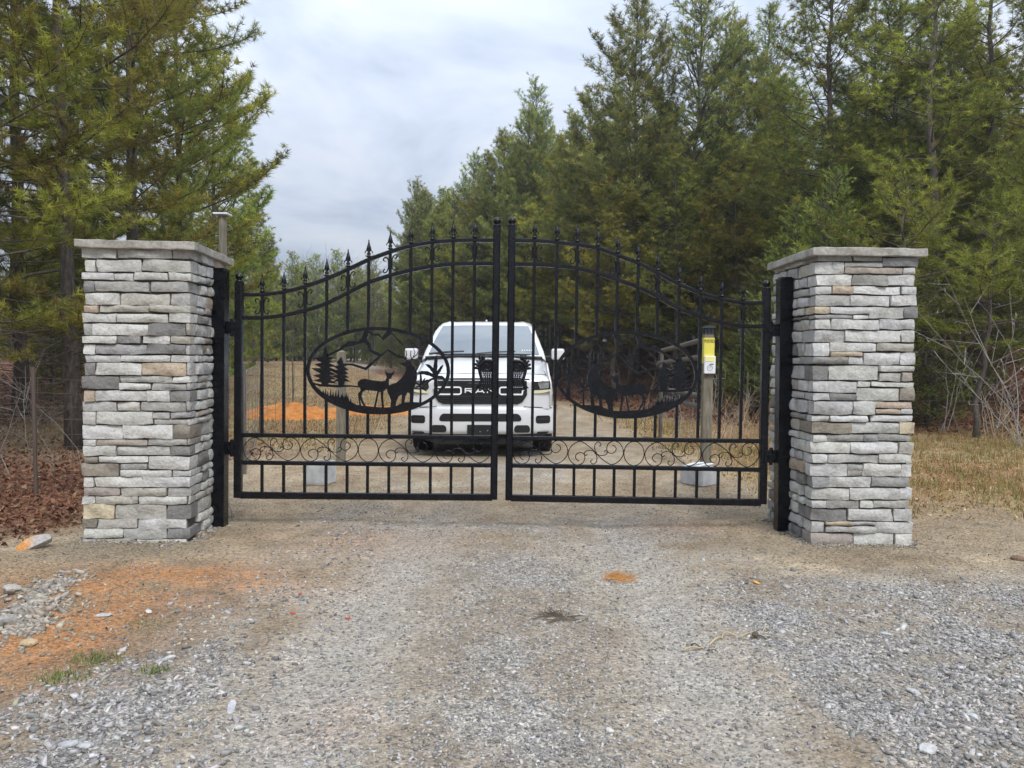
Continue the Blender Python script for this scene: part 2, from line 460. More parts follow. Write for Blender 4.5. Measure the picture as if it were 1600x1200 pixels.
def ground_color(x, y):
    m = masks(x, y)
    def C(r, g, b): return np.array([r, g, b])
    def mixc(a, b, f): return a*(1-f[:, None]) + b*f[:, None]
    n1, n2, n3 = m['n1'], m['n2'], m['n3']
    soil = mixc(np.tile(C(0.29, 0.212, 0.128), (len(x), 1)), np.tile(C(0.41, 0.33, 0.225), (len(x), 1)), np.clip(0.5+1.6*n2+0.8*n1, 0, 1))
    soil = mixc(soil, np.tile(C(0.435, 0.395, 0.335), (len(x), 1)), m['track']*sst(8.5, 6.0, y)*0.9)
    # moist brown soil along the left bank and below the gate
    bank = sst(-1.15, -1.9, x+n2*0.8)*sst(6.0, 5.0, y+n1)
    soil = mixc(soil, np.tile(C(0.21, 0.118, 0.056), (len(x), 1)), bank*0.95*np.clip(0.7+1.8*n2, 0, 1))
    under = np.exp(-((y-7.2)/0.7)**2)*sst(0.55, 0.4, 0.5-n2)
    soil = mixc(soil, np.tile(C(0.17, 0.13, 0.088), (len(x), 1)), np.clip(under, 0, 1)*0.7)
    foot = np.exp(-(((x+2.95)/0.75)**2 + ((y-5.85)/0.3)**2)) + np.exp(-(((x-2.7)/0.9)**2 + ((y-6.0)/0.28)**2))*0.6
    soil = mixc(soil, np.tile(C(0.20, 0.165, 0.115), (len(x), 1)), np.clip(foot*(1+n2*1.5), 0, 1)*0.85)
    c = mixc(soil, np.tile(C(0.325, 0.308, 0.278), (len(x), 1)), np.clip(m['grav']*(0.9+0.5*n2), 0, 1))
    c = mixc(c, np.tile(C(0.43, 0.20, 0.078), (len(x), 1)), m['orange']*0.72)
    gcol = mixc(np.tile(C(0.30, 0.165, 0.075), (len(x), 1)), np.tile(C(0.30, 0.24, 0.11), (len(x), 1)), np.clip(0.5+2.0*n1+1.2*n2, 0, 1))
    c = mixc(c, gcol, m['grass']*0.9)
    lcol = mixc(np.tile(C(0.11, 0.046, 0.026), (len(x), 1)), np.tile(C(0.21, 0.098, 0.052), (len(x), 1)), np.clip(0.5+2.0*n2, 0, 1))
    c = mixc(c, lcol, m['litter'])
    c = c*(1+0.5*n3[:, None]+0.25*n2[:, None])
    return np.clip(c, 0.01, 0.8), m

def m_ground():
    t = NT('ground_soil'); V = t.coord()
    c = attr(t)['Color']; g = attr(t, 'grav')['Fac']
    vo = t.new('TexVoronoi', Scale=52.0); t.l.new(V, vo.inputs['Vector'])
    vs = t.new('SeparateColor'); t.l.new(vo.outputs['Color'], vs.inputs[0])
    sp = t.ramp(vs.outputs[0], [(0.0, (0.58, 0.58, 0.60)), (0.45, (0.9, 0.9, 0.91)), (0.8, (1.2, 1.19, 1.18)), (1.0, (1.6, 1.6, 1.58))])
    vo2 = t.new('TexVoronoi', Scale=130.0); t.l.new(V, vo2.inputs['Vector'])
    vs2 = t.new('SeparateColor'); t.l.new(vo2.outputs['Color'], vs2.inputs[0])
    sp2 = t.ramp(vs2.outputs[0], [(0.0, (0.55, 0.55, 0.57)), (0.6, (1.0, 1.0, 1.0)), (1.0, (1.5, 1.49, 1.46))])
    cg = t.mix(1.0, t.mix(1.0, c, sp, 'MULTIPLY'), sp2, 'MULTIPLY')
    n = t.noise(38, 7, 0.7)
    fine = t.ramp(n, [(0.30, (0.44, 0.42, 0.39)), (0.5, (0.98, 0.98, 0.98)), (0.66, (1.36, 1.35, 1.32))])
    cs = t.mix(1.0, c, fine, 'MULTIPLY')
    bits = t.ramp(vs2.outputs[1], [(0.90, (0, 0, 0)), (0.93, (1, 1, 1))])
    cs = t.mix(t.math('MULTIPLY', bits, 0.5), cs, (0.42, 0.38, 0.32))
    bits2 = t.ramp(vs.outputs[1], [(0.90, (0, 0, 0)), (0.94, (1, 1, 1))])
    cs = t.mix(t.math('MULTIPLY', bits2, 0.55), cs, (0.07, 0.055, 0.04))
    t.color(t.mix(g, cs, cg)); t.set(Roughness=0.95); t.b.inputs['Specular IOR Level'].default_value = 0.2
    h = t.math('ADD', t.math('MULTIPLY', vo.outputs['Distance'], -0.8), t.math('MULTIPLY', n, 1.0))
    h = t.math('ADD', h, t.math('MULTIPLY', t.noise(8, 4), 1.2))
    t.bump(h, 0.9, 0.02)
    return t.m
MAT['ground'] = m_ground()
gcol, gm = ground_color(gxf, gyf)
nx, ny = len(gx), len(gy)
idx = np.arange(nx*ny).reshape(ny, nx)
gfaces = np.stack([idx[:-1, :-1].ravel(), idx[:-1, 1:].ravel(), idx[1:, 1:].ravel(), idx[1:, :-1].ravel()], 1)
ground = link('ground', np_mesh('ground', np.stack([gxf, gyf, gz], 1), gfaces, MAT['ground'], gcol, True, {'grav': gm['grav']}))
tag(ground, 'bare soil and gravel drive running under the gate, leaf litter at its sides', kind='structure')
def H(x, y): return float(height(np.array([x]), np.array([y]))[0])

# ---- gravel: crushed stone lying loose (nobody could count it)
CUBE = np.array([(-1,-1,-1),(1,-1,-1),(1,1,-1),(-1,1,-1),(-1,-1,1),(1,-1,1),(1,1,1),(-1,1,1)], float)
CUBE_F = np.array([(0,3,2,1),(4,5,6,7),(0,1,5,4),(1,2,6,5),(2,3,7,6),(3,0,4,7)])
def scatter_stones(x, y, size, col, name, label, flat=0.55, jit=0.42, seed=1, sink=0.25):
    r = np.random.default_rng(seed); n = len(x)
    v = np.tile(CUBE, (n, 1, 1))*0.5
    v = v*(1 + r.uniform(-jit, jit, (n, 8, 3)))
    asp = np.stack([r.uniform(0.8, 1.75, n), r.uniform(0.45, 0.95, n), r.uniform(0.3, 0.75, n)*flat/0.55], 1)
    v = v*asp[:, None, :]*size[:, None, None]
    tx, ty, a = r.normal(0, 0.28, n), r.normal(0, 0.28, n), r.uniform(0, 6.28, n)
    ca, sa = np.cos(a)[:, None], np.sin(a)[:, None]
    z = v[..., 2] + v[..., 0]*tx[:, None] + v[..., 1]*ty[:, None]
    X = v[..., 0]*ca - v[..., 1]*sa; Y = v[..., 0]*sa + v[..., 1]*ca
    hz = height(x, y)
    V = np.stack([X + x[:, None], Y + y[:, None], z + (hz + size*asp[:, 2]*(0.5-sink))[:, None]], -1).reshape(-1, 3)
    F = (CUBE_F[None] + (np.arange(n)*8)[:, None, None]).reshape(-1, 4)
    C = np.repeat(col, 8, 0)
    o = link(name, np_mesh(name, V, F, MAT['gravel'], C))
    return tag(o, label, kind='stuff')
def pick(n, x0, x1, y0, y1, key, seed, power=1.0, near=2.0):
    r = np.random.default_rng(seed)
    x = r.uniform(x0, x1, n); u = r.uniform(0, 1, n)
    y = y0*(y1/y0)**(u**near) if near else r.uniform(y0, y1, n)
    k = masks(x, y)[key]**power
    s = r.uniform(0, 1, n) < k
    return x[s], y[s]
def grey(n, seed, lo=0.11, hi=0.56, warm=0.03):
    r = np.random.default_rng(seed)
    v = lo + (hi-lo)*r.beta(1.6, 2.4, n)
    tint = np.stack([1 + r.normal(0.015+warm, 0.028, n), np.ones(n), 1 + r.normal(-0.01-warm*1.6, 0.035, n)], 1)
    return np.clip(v[:, None]*tint, 0.02, 0.75)
x, y = pick(120000, -3.2, 4.8, 2.3, 8.0, 'grav', 5, 1.3, near=1.25)
rr = np.random.default_rng(9)
sz = 0.006 + 0.011*rr.beta(1.5, 3.2, len(x))
big = (x > 1.3) & (rr.uniform(0, 1, len(x)) < 0.35*sst(1.3, 2.6, x)*sst(5.2, 3.2, y)+0.05); sz[big] *= 1.9
bl = (x < -1.0) & (rr.uniform(0, 1, len(x)) < 0.22); sz[bl] *= 1.9
scatter_stones(x, y, sz, grey(len(x), 3), 'gravel', 'loose grey crushed gravel over the drive in front of the gate', seed=2)
x, y = pick(44000, -3.6, 5.0, 2.4, 9.5, 'track', 15, 0.0, near=1.0)
r_ = np.random.default_rng(4); keep = r_.uniform(0, 1, len(x)) < 0.5
x, y = x[keep], y[keep]
scatter_stones(x, y, 0.005+0.011*r_.beta(1.2, 4.5, len(x)), grey(len(x), 8, 0.12, 0.42, 0.10), 'pebbles', 'small tan pebbles and grit strewn over the bare soil', seed=5)
# rock chips spilling down the bank at the far left
r_ = np.random.default_rng(12); n = 650
u = r_.uniform(0, 1, n); x = -3.02 + 0.40*u + r_.normal(0, 0.10, n); y = 5.05 - 1.05*u + r_.normal(0, 0.10, n)
scatter_stones(x, y, 0.014+0.034*r_.beta(1.2, 3.2, n), grey(n, 77, 0.16, 0.48, 0.10), 'rock_chips', 'pale broken rock chips spilling down the orange bank', seed=6)
n = 320; x = -2.5 + r_.normal(0, 0.5, n); y = 4.1 + r_.normal(0, 0.45, n)
scatter_stones(x, y, 0.008+0.022*r_.beta(1.2, 3.2, n), grey(n, 78, 0.16, 0.45, 0.16), 'bank_pebbles', 'buff pebbles lying on the orange soil of the bank', seed=16)

# grit and mortar crumbs gathered along the feet of the pillars
r_ = np.random.default_rng(88); n = 1500
side = r_.integers(0, 3, n); u = r_.uniform(0, 1, n); off = np.abs(r_.normal(0, 0.055, n))
x = np.where(side == 0, -3.42+0.86*u, np.where(side == 1, -2.56+off-0.08*u, -3.42-off)); y = np.where(side == 0, 6.05+0.07*u-off, 6.1+1.0*u)
x2 = np.where(side == 0, 2.44+0.84*u, np.where(side == 1, 2.47-off, 3.28+off)); y2 = np.where(side == 0, 6.22-off, 6.22+1.0*u)
k = r_.uniform(0, 1, n) < 0.5; x = np.where(k, x, x2); y = np.where(k, y, y2)
scatter_stones(x, y, 0.008+0.024*r_.beta(1.1, 3.5, n), grey(n, 55, 0.14, 0.40, 0.10), 'pillar_grit', 'tan grit and mortar crumbs along the feet of the pillars', seed=26)

# ---- leaf litter and bark mulch: curled flat pieces
def scatter_leaves(x, y, size, col, name, label, seed=1, mat='grass', tilt=0.5):
    r = np.random.default_rng(seed); n = len(x)
    a = r.uniform(0, 6.28, n); d = np.stack([np.cos(a), np.sin(a), r.normal(0, tilt, n)], 1)
    b = np.stack([-np.sin(a), np.cos(a), r.normal(0, tilt, n)], 1)
    p = np.stack([x, y, height(x, y) + 0.006 + size*0.2*np.abs(r.normal(0, 1, n))], 1)
    w = r.uniform(0.2, 0.5, n)[:, None]; s = size[:, None]
    mid = np.stack([np.zeros(n), np.zeros(n), r.normal(0, 0.25, n)], 1)*s
    V = np.stack([p - d*s*0.5, p + b*s*w*0.5 + mid, p + d*s*0.5, p - b*s*w*0.5 + mid], 1).reshape(-1, 3)
    F = np.arange(n*4).reshape(-1, 4)
    F = np.concatenate([F[:, [0, 1, 2]], F[:, [0, 2, 3]]])
    o = link(name, np_mesh(name, V, F, MAT[mat], np.repeat(col, 4, 0)))
    return tag(o, label, kind='stuff')
def brown(n, seed, palette):
    r = np.random.default_rng(seed); pal = np.array(palette)
    c = pal[r.integers(0, len(pal), n)]*(r.uniform(0.6, 1.35, n))[:, None]
    return np.clip(c, 0.01, 0.7)
x, y = pick(60000, -14, -2.9, 5.7, 24, 'litter', 22, 1.0, near=1.3)
r_ = np.random.default_rng(31)
scatter_leaves(x, y, r_.uniform(0.03, 0.085, len(x)), brown(len(x), 5, [(0.15, 0.058, 0.032), (0.20, 0.088, 0.046), (0.24, 0.125, 0.07), (0.09, 0.036, 0.022), (0.30, 0.19, 0.11)]),
               'leaf_litter', 'reddish brown fallen leaves and bark under the trees beside the left pillar', seed=3)
x, y = pick(50000, 1.0, 22, 13.5, 40, 'litter', 23, 1.0, near=1.0)
scatter_leaves(x, y, r_.uniform(0.06, 0.14, len(x)), brown(len(x), 6, [(0.15, 0.062, 0.035), (0.22, 0.095, 0.05), (0.27, 0.15, 0.08), (0.10, 0.04, 0.025)]),
               'forest_litter', 'dark reddish leaf litter on the floor of the right hand woods', seed=4)
x, y = pick(30000, 2.3, 12, 6.4, 18, 'grass', 24, 0.5, near=1.0)
scatter_leaves(x, y, r_.uniform(0.02, 0.055, len(x)), brown(len(x), 7, [(0.34, 0.19, 0.075), (0.42, 0.27, 0.12), (0.26, 0.13, 0.05), (0.5, 0.38, 0.22), (0.18, 0.10, 0.05)]),
               'fallen_leaves', 'tan fallen leaves over the clearing beside the right pillar', seed=8)
# chips and clods strewn on the soil near the gate
r_ = np.random.default_rng(51); n = 12000
x = r_.uniform(-4.2, 4.4, n); y = 3.0 + 7*r_.beta(2, 1.8, n); k = r_.uniform(0, 1, n) < (1-masks(x, y)['grav'])*0.8
x, y = x[k], y[k]
scatter_leaves(x, y, 0.006+0.022*r_.beta(1, 3.5, len(x)), brown(len(x), 9, [(0.10, 0.07, 0.045), (0.16, 0.11, 0.07), (0.32, 0.25, 0.17), (0.07, 0.05, 0.035), (0.45, 0.38, 0.28)]),
               'soil_debris', 'dark wood chips and crumbs scattered on the soil under the gate', seed=9)

# ---- blades of dry grass
def scatter_grass(x, y, hgt, col, name, label, seed=1, lean=0.5, wid=0.006):
    r = np.random.default_rng(seed); n = len(x)
    a = r.uniform(0, 6.28, n); l = np.abs(r.normal(0, lean, n))
    top = np.stack([np.cos(a)*l, np.sin(a)*l, np.ones(n)], 1); top /= np.linalg.norm(top, axis=1)[:, None]
    p = np.stack([x, y, height(x, y)-0.005], 1)
    b = r.uniform(0, 6.28, n); w = np.stack([np.cos(b), np.sin(b), np.zeros(n)], 1)*wid
    mid = p + top*hgt[:, None]*0.55 ; tip = p + top*hgt[:, None]*0.95 + np.stack([np.cos(a), np.sin(a), -0.6*np.ones(n)], 1)*hgt[:, None]*0.18*l[:, None]
    V = np.stack([p-w, p+w, mid+w*0.7, mid-w*0.7, tip], 1).reshape(-1, 3)
    i = np.arange(n)[:, None]*5
    F = np.concatenate([i+np.array([[0, 1, 2]]), i+np.array([[0, 2, 3]]), i+np.array([[3, 2, 4]])])
    o = link(name, np_mesh(name, V, F, MAT['grass'], np.repeat(col, 5, 0)))
    return tag(o, label, kind='stuff')
x, y = pick(120000, 2.4, 17, 6.9, 24, 'grass', 41, 1.0, near=0.9)
r_ = np.random.default_rng(61)
tk = np.clip(0.35+2.6*(fbm(x*2.6, y*2.6, 71, 3)-0.42), 0.08, 1); kk = r_.uniform(0, 1, len(x)) < tk; x, y, tk = x[kk], y[kk], tk[kk]
scatter_grass(x, y, r_.uniform(0.03, 0.14, len(x))*(0.4+tk), brown(len(x), 12, [(0.34, 0.20, 0.085), (0.32, 0.27, 0.10), (0.36, 0.28, 0.13), (0.23, 0.245, 0.075), (0.20, 0.21, 0.06), (0.30, 0.15, 0.06)]),
              'dry_grass', 'short orange and straw coloured grass in the clearing at the right', seed=12, wid=0.0045)
x, y = pick(90000, -16, 2.5, 11, 60, 'grass', 42, 1.0, near=1.0)
scatter_grass(x, y, r_.uniform(0.02, 0.085, len(x)), brown(len(x), 13, [(0.27, 0.19, 0.095), (0.30, 0.235, 0.13), (0.21, 0.19, 0.085), (0.24, 0.15, 0.075)]),
              'field_grass', 'pale straw coloured grass on the field behind the gate', seed=13, wid=0.010)
# ------------------------------------------------------------------ trees
def needles_mesh(name, pos, axis_, length, ndl, col, K, wid, spread, seed):
    """tufts of needles: pos/axis (N,3), length of the tuft's twig, needle length, colour per tuft"""
    r = np.random.default_rng(seed); n = len(pos)
    ax = axis_/np.linalg.norm(axis_, axis=1)[:, None]
    rv = r.normal(0, 1, (n, K, 3))
    perp = rv - (rv*ax[:, None, :]).sum(-1)[..., None]*ax[:, None, :]
    perp /= np.linalg.norm(perp, axis=-1)[..., None] + 1e-9
    s = r.uniform(spread*0.45, spread, (n, K))[..., None]
    d = ax[:, None, :]*np.cos(s) + perp*np.sin(s)
    t = r.uniform(-0.5, 0.5, (n, K))[..., None]*length[:, None, None]
    base = pos[:, None, :] + ax[:, None, :]*t
    L = (ndl[:, None]*r.uniform(0.7, 1.15, (n, K)))[..., None]
    w = np.cross(d, r.normal(0, 1, (n, K, 3))); w /= np.linalg.norm(w, axis=-1)[..., None] + 1e-9
    w = w*wid
    V = np.stack([base - w, base + w, base + d*L], 2).reshape(-1, 3)
    F = np.arange(n*K*3).reshape(-1, 3)
    c = np.repeat(col, K*3, 0)*np.repeat(r.uniform(0.8, 1.2, n*K), 3)[:, None]
    return np_mesh(name, V, F, MAT['needles'], np.clip(c, 0.004, 0.6))

def make_tree(kind, seed, H_, crown0, Lmax, whorl, per, tuft_gap, K, ndl, wid, rise=0.25, droop=0.0, power=0.8, col=((0.050, 0.085, 0.022), (0.10, 0.135, 0.03)),
              dead=10, r0=0.14, shape='pine', tipc=(0.40, 0.38, 0.06), brown=0.03, tuftlen=0.14, spread=1.15, bend=0.25, twigs=5, up=0.16):
    r = np.random.default_rng(seed)
    wood = MB()
    # trunk
    nseg = 12; tp = []
    ox, oy = r.normal(0, bend*0.5, 2)
    for i in range(nseg+1):
        t = i/nseg
        tp.append(Vector((ox*math.sin(t*2.6)*t + 0.04*r.normal(), oy*math.sin(t*2.2)*t + 0.04*r.normal(), H_*t)))
    tp[0] = Vector((0, 0, -0.15)); tr = [r0*(1-0.93*(i/nseg))+0.006 for i in range(nseg+1)]; tr[0] *= 1.25
    wood.tube(tp, tr, 8)
    def trunk(z):
        t = max(0, min(1, z/H_))*nseg; i = min(int(t), nseg-1); return tp[i].lerp(tp[i+1], t-i)
    pos, axs, cols, nl = [], [], [], []
    c0, c1 = np.array(col[0]), np.array(col[1])
    clump = 1.0
    def tuft(p, d, tip):
        nonlocal clump
        k = r.uniform(0, 1)
        c = (c0 + (c1-c0)*k)*clump
        if tip and r.uniform() < 0.5: c = c*0.45 + np.array(tipc)*0.55
        if r.uniform() < brown: c = np.array((0.16, 0.11, 0.04))
        pos.append(p); axs.append(d); cols.append(c*r.uniform(0.8, 1.2)); nl.append(ndl*r.uniform(0.8, 1.15))
    z = crown0
    while z < H_*0.985:
        t = (z-crown0)/(H_-crown0)
        if shape == 'pine': L = Lmax*min(1.0, 0.55+1.6*t)*(1-t)**power + 0.15
        elif shape == 'cone': L = Lmax*(1-t)**power + 0.08
        else: L = Lmax*(0.35+0.65*math.sin(math.pi*min(1, 0.25+t*0.75)))*(1-t*0.55)
        nb = per if isinstance(per, int) else int(r.integers(per[0], per[1]+1))
        a0 = r.uniform(0, 6.28)
        for b in range(nb):
            if r.uniform() < 0.10: continue
            clump = r.uniform(0.55, 1.32)
            a = a0 + 6.283*b/nb + r.normal(0, 0.3); Lb = L*r.uniform(0.55, 1.12)
            el = rise + 0.75*t*r.uniform(0.7, 1.2) - droop*(1-t) + r.normal(0, 0.1)
            zz = z + r.normal(0, whorl*0.3)
            base = trunk(min(zz, H_)); d = Vector((math.cos(a)*math.cos(el), math.sin(a)*math.cos(el), math.sin(el)))
            npt = 5; pts = [base]; dd = d.copy(); p = base.copy()
            for i in range(npt):
                dd = (dd + Vector((r.normal(0, .12), r.normal(0, .12), 0.09*(i-1.0)+r.normal(0, .07)))).normalized()
                p = p + dd*(Lb/npt); pts.append(p.copy())
            rb = 0.008 + 0.016*Lb/2.5
            wood.tube(pts, [rb*(1-0.8*i/npt) for i in range(npt+1)], 4, cap=False)
            def along(u):
                q = u*npt; i = min(int(q), npt-1); return pts[i].lerp(pts[i+1], q-i), (pts[i+1]-pts[i]).normalized()
            # side twigs
            nt = max(1, int(twigs*Lb/1.6+0.5)); 
            ustart = 0.25 if Lb < 1.0 else 0.38
            for q in range(nt):
                u = ustart + (1-ustart)*(q+r.uniform(0.1, 0.9))/nt
                pt, dr = along(u); side = 1 if q % 2 else -1
                tl = (0.18 + 0.40*Lb*(1-u*0.75))*r.uniform(0.6, 1.1)
                h = Vector((-dr.y, dr.x, 0)); h = h.normalized() if h.length > 1e-3 else Vector((1,0,0))
                td = (dr*0.62 + h*side*r.uniform(0.5, 0.95) + Vector((0, 0, r.uniform(-0.05, 0.38)))).normalized()
                e_ = pt + td*tl + Vector((0, 0, 0.07*tl))
                wood.tube([pt, e_], [0.006, 0.003], 3, cap=False)
                k = max(1, int(tl/tuft_gap))
                for s in range(k):
                    f = (s+0.8)/k; jd = (td + Vector(r.normal(0, 0.28, 3)) + Vector((0, 0, up))).normalized()
                    tuft(pt.lerp(e_, f) + Vector(r.normal(0, 0.03, 3)), jd, s == k-1)
            k = max(1, int(Lb*0.35/tuft_gap))
            for s in range(k):
                pt, dr = along(1 - 0.35*s/k); tuft(pt, (dr + Vector((0, 0, 0.25)) + Vector(r.normal(0, .15, 3))).normalized(), s == 0)
        z += whorl*r.uniform(0.7, 1.3)
    for s in range(5): tuft(tp[-1] + Vector((0, 0, -0.12*s)), Vector((r.normal(0, .2), r.normal(0, .2), 1)).normalized(), True)
    # bare dead branches under the crown
    for q in range(dead):
        z = r.uniform(0.6, max(crown0*1.25, 1.2)); a = r.uniform(0, 6.28); L = r.uniform(0.5, 1.0)*Lmax*0.75
        b = trunk(z); d = Vector((math.cos(a), math.sin(a), r.uniform(-0.15, 0.35))); pts = [b]; p = b.copy()
        for i in range(4):
            d = (d + Vector(r.normal(0, 0.16, 3))).normalized(); p = p + d*L/4; pts.append(p.copy())
        wood.tube(pts, [0.014, 0.011, 0.008, 0.005, 0.003], 4, cap=False)
        for i in range(1, 4):
            for q2 in range(2):
                e_ = pts[i] + (d*0.5 + Vector(r.normal(0, 0.6, 3))).normalized()*L*0.28
                wood.tube([pts[i], e_], [0.005, 0.002], 3, cap=False)
    pos = np.array([p[:] for p in pos]); axs = np.array([p[:] for p in axs]); cols = np.array(cols); nl = np.array(nl)
    cm = needles_mesh(kind+'_crown', pos, axs, np.full(len(pos), tuftlen), nl, cols, K, wid, spread, seed+100)
    tm = bpy.data.meshes.new(kind+'_trunk'); tm.from_pydata(wood.v, [], wood.f); tm.update(); tm.materials.append(MAT['bark'])
    tm.polygons.foreach_set('use_smooth', np.ones(len(tm.polygons), dtype=bool))
    return dict(trunk=tm, crown=cm, H=H_, n=len(pos))

OLIVE = ((0.171, 0.193, 0.031), (0.356, 0.351, 0.053))
GREEN = ((0.127, 0.177, 0.036), (0.265, 0.311, 0.055))
BLUEG = ((0.122, 0.162, 0.043), (0.252, 0.283, 0.073))
CEDAR = ((0.134, 0.179, 0.031), (0.287, 0.315, 0.053))
PROTO = {}
PROTO['wide']  = make_tree('wide', 1, 12.0, 1.8, 3.2, 0.42, (4, 5), 0.088, 30, 0.115, 0.0044, rise=0.10, droop=0.12, power=0.58, col=OLIVE, dead=30, r0=0.12, twigs=7, brown=0.06, spread=1.4, up=0.3)
PROTO['wide2'] = make_tree('wide2', 2, 12.5, 1.9, 3.0, 0.44, (4, 5), 0.088, 30, 0.115, 0.0044, rise=0.22, power=0.56, col=GREEN, dead=30, r0=0.12, twigs=7, spread=1.4, up=0.3)
PROTO['dense'] = make_tree('dense', 3, 11.5, 2.5, 2.9, 0.40, (5, 6), 0.135, 20, 0.17, 0.0085, rise=0.22, power=0.62, col=OLIVE, dead=26, r0=0.10, twigs=8, spread=1.4, tuftlen=0.10, up=0.45)
PROTO['dense2'] = make_tree('dense2', 4, 12.0, 2.9, 2.9, 0.40, (5, 6), 0.135, 20, 0.17, 0.0085, rise=0.28, power=0.64, col=GREEN, dead=26, r0=0.10, twigs=8, spread=1.4, tuftlen=0.10, up=0.45)
PROTO['bushy'] = make_tree('bushy', 14, 9.5, 0.5, 2.4, 0.40, (5, 6), 0.15, 18, 0.17, 0.0105, rise=0.25, power=0.6, col=GREEN, dead=0, r0=0.09, twigs=7, spread=1.4, tuftlen=0.10, up=0.45)
PROTO['tall']  = make_tree('tall', 5, 13.5, 3.0, 2.8, 0.46, (5, 6), 0.14, 24, 0.155, 0.0066, rise=0.26, power=0.52, col=GREEN, dead=22, r0=0.12, twigs=8, spread=1.4, tuftlen=0.10, up=0.45)
PROTO['open']  = make_tree('open', 6, 13.0, 4.2, 2.7, 0.58, (4, 5), 0.14, 26, 0.15, 0.0054, rise=0.25, power=0.5, col=OLIVE, dead=22, r0=0.12, shape='open', twigs=7, spread=1.4, tuftlen=0.10, up=0.4)
PROTO['spire'] = make_tree('spire', 7, 13.0, 2.8, 3.2, 0.40, (5, 7), 0.14, 19, 0.175, 0.0085, rise=0.42, power=0.60, col=BLUEG, dead=22, r0=0.085, twigs=8, spread=1.25, up=0.75)
PROTO['thin']  = make_tree('thin', 8, 13.5, 2.8, 2.9, 0.42, (4, 6), 0.15, 16, 0.165, 0.0080, rise=0.5, power=0.62, col=BLUEG, dead=22, r0=0.07, twigs=7, spread=1.1, up=0.95)
PROTO['cedar'] = make_tree('cedar', 9, 6.0, 0.25, 1.55, 0.14, (6, 7), 0.085, 12, 0.075, 0.0080, rise=0.35, power=0.72, col=CEDAR, dead=0, r0=0.07, shape='cone', tuftlen=0.12, spread=0.8, brown=0.0, tipc=(0.20, 0.215, 0.06), twigs=6)
PROTO['young'] = make_tree('young', 10, 4.8, 2.1, 2.0, 0.34, (4, 5), 0.085, 24, 0.12, 0.0048, rise=0.12, power=0.6, col=((0.15, 0.175, 0.028), (0.27, 0.29, 0.042)), dead=5, r0=0.05, tipc=(0.32, 0.34, 0.06), brown=0.0, twigs=7)
print('tris', {k: len(v['crown'].polygons) for k, v in PROTO.items()})

def place_tree(name, kind, px, Y, h, label, group, rz=None, lean=0.0, X=None, wide=1.0):
    p = PROTO[kind]; x = WX(px, Y) if X is None else X
    s = h/p['H']
    o = empty(name, (x, Y, H(x, Y)-0.05), label, 'tree', group, rz=random.uniform(0, 6.28) if rz is None else rz)
    o.scale = (s**0.7*wide, s**0.7*wide, s)
    o.rotation_euler.x = random.uniform(-0.03, 0.03) + lean
    link('trunk', p['trunk'], o); link('crown', p['crown'], o)
    return o
def top(py, Y, px=800): return 1.5 + (558 + (px-800)*0.0122 - py)/F_PX*Y
GL = 'pines along the woods behind the left pillar'
GR = 'pines along the edge of the right hand woods'
T = place_tree
# left side, from near to far
T('pine_tree', 'wide', -60, 10.5, 12.2, 'olive pine at the far left edge, boughs hanging over the wire mesh fence', GL, rz=0.4)
T('pine_tree', 'wide', 116, 11.6, 11.6, 'reddish trunked pine standing right behind the left stone pillar', GL, rz=2.2)
T('pine_tree', 'wide2', 212, 14.0, 13.2, 'dark green pine whose upper boughs reach farthest into the open sky above the left pillar', GL, rz=4.0, wide=1.0)
T('pine_tree', 'wide2', 30, 14.5, 13.4, 'tall dark pine in the second rank behind the wire mesh fence, left of the pillar', GL, rz=1.0)
T('pine_tree', 'dense', 280, 18.5, 12.0, 'bushy pine behind the wooden lamp pole at the left pillar', GL, rz=3.0, wide=1.1)
T('pine_tree', 'wide', 165, 18.0, 13.6, 'tall olive pine deep in the left woods, showing between the two big dark ones', GL, rz=5.2)
T('pine_tree', 'bushy', 338, 25.0, 10.6, 'dark bushy pine seen just above the left gate post', GL, rz=1.7, wide=1.1)
T('pine_tree', 'bushy', 365, 33.0, 10.5, 'pine behind the hinge side of the left gate leaf, in front of the field', GL, rz=0.2, wide=1.1)
T('pine_tree', 'bushy', 396, 44.0, 9.6, 'smaller pine at the far end of the left woods, seen through the first bars', GL, rz=3.3)
T('pine_tree', 'bushy', 418, 56.0, 9.2, 'last and smallest pine of the left woods, next to the bare grey trees', GL, rz=2.6)
T('pine_tree', 'wide2', -140, 13.0, 13.0, 'pine mostly cut off by the left edge of the picture', GL, rz=2.9)
# right side, from far to near
T('pine_tree', 'spire', 655, 52.0, top(345, 52), 'smallest far pine at the left end of the right woods, over the left gate medallion', GR, rz=0.3, wide=1.25)
T('pine_tree', 'dense2', 690, 49.0, top(305, 49), 'rounded pine stepping up beside the smallest far pine of the right woods', GR, rz=2.3, wide=1.1)
T('pine_tree', 'thin', 728, 47.0, top(255, 47), 'slim pointed pine left of the two ball finials', GR, rz=1.3, wide=1.35)
T('pine_tree', 'spire', 776, 42.0, top(222, 42), 'dense bluish pine with a broad brushy top straight above the ball finials', GR, rz=4.3, wide=1.25)
T('pine_tree', 'thin', 826, 40.0, top(150, 40), 'thin grey green pine with a bare forked tip, right of the ball finials', GR, rz=3.1, wide=1.3)
T('pine_tree', 'dense', 872, 33.0, top(225, 33), 'yellow green bushy pine directly above the roof of the white truck', GR, rz=0.9, wide=1.25)
T('pine_tree', 'spire', 925, 31.0, top(160, 31), 'half height pine against the tall dark pointed one, above the right gate leaf', GR, rz=5.0, wide=1.2)
T('pine_tree', 'spire', 985, 27.0, top(12, 27), 'tall dark pointed pine rising to the top of the picture over the right gate leaf', GR, rz=1.1, wide=1.25)
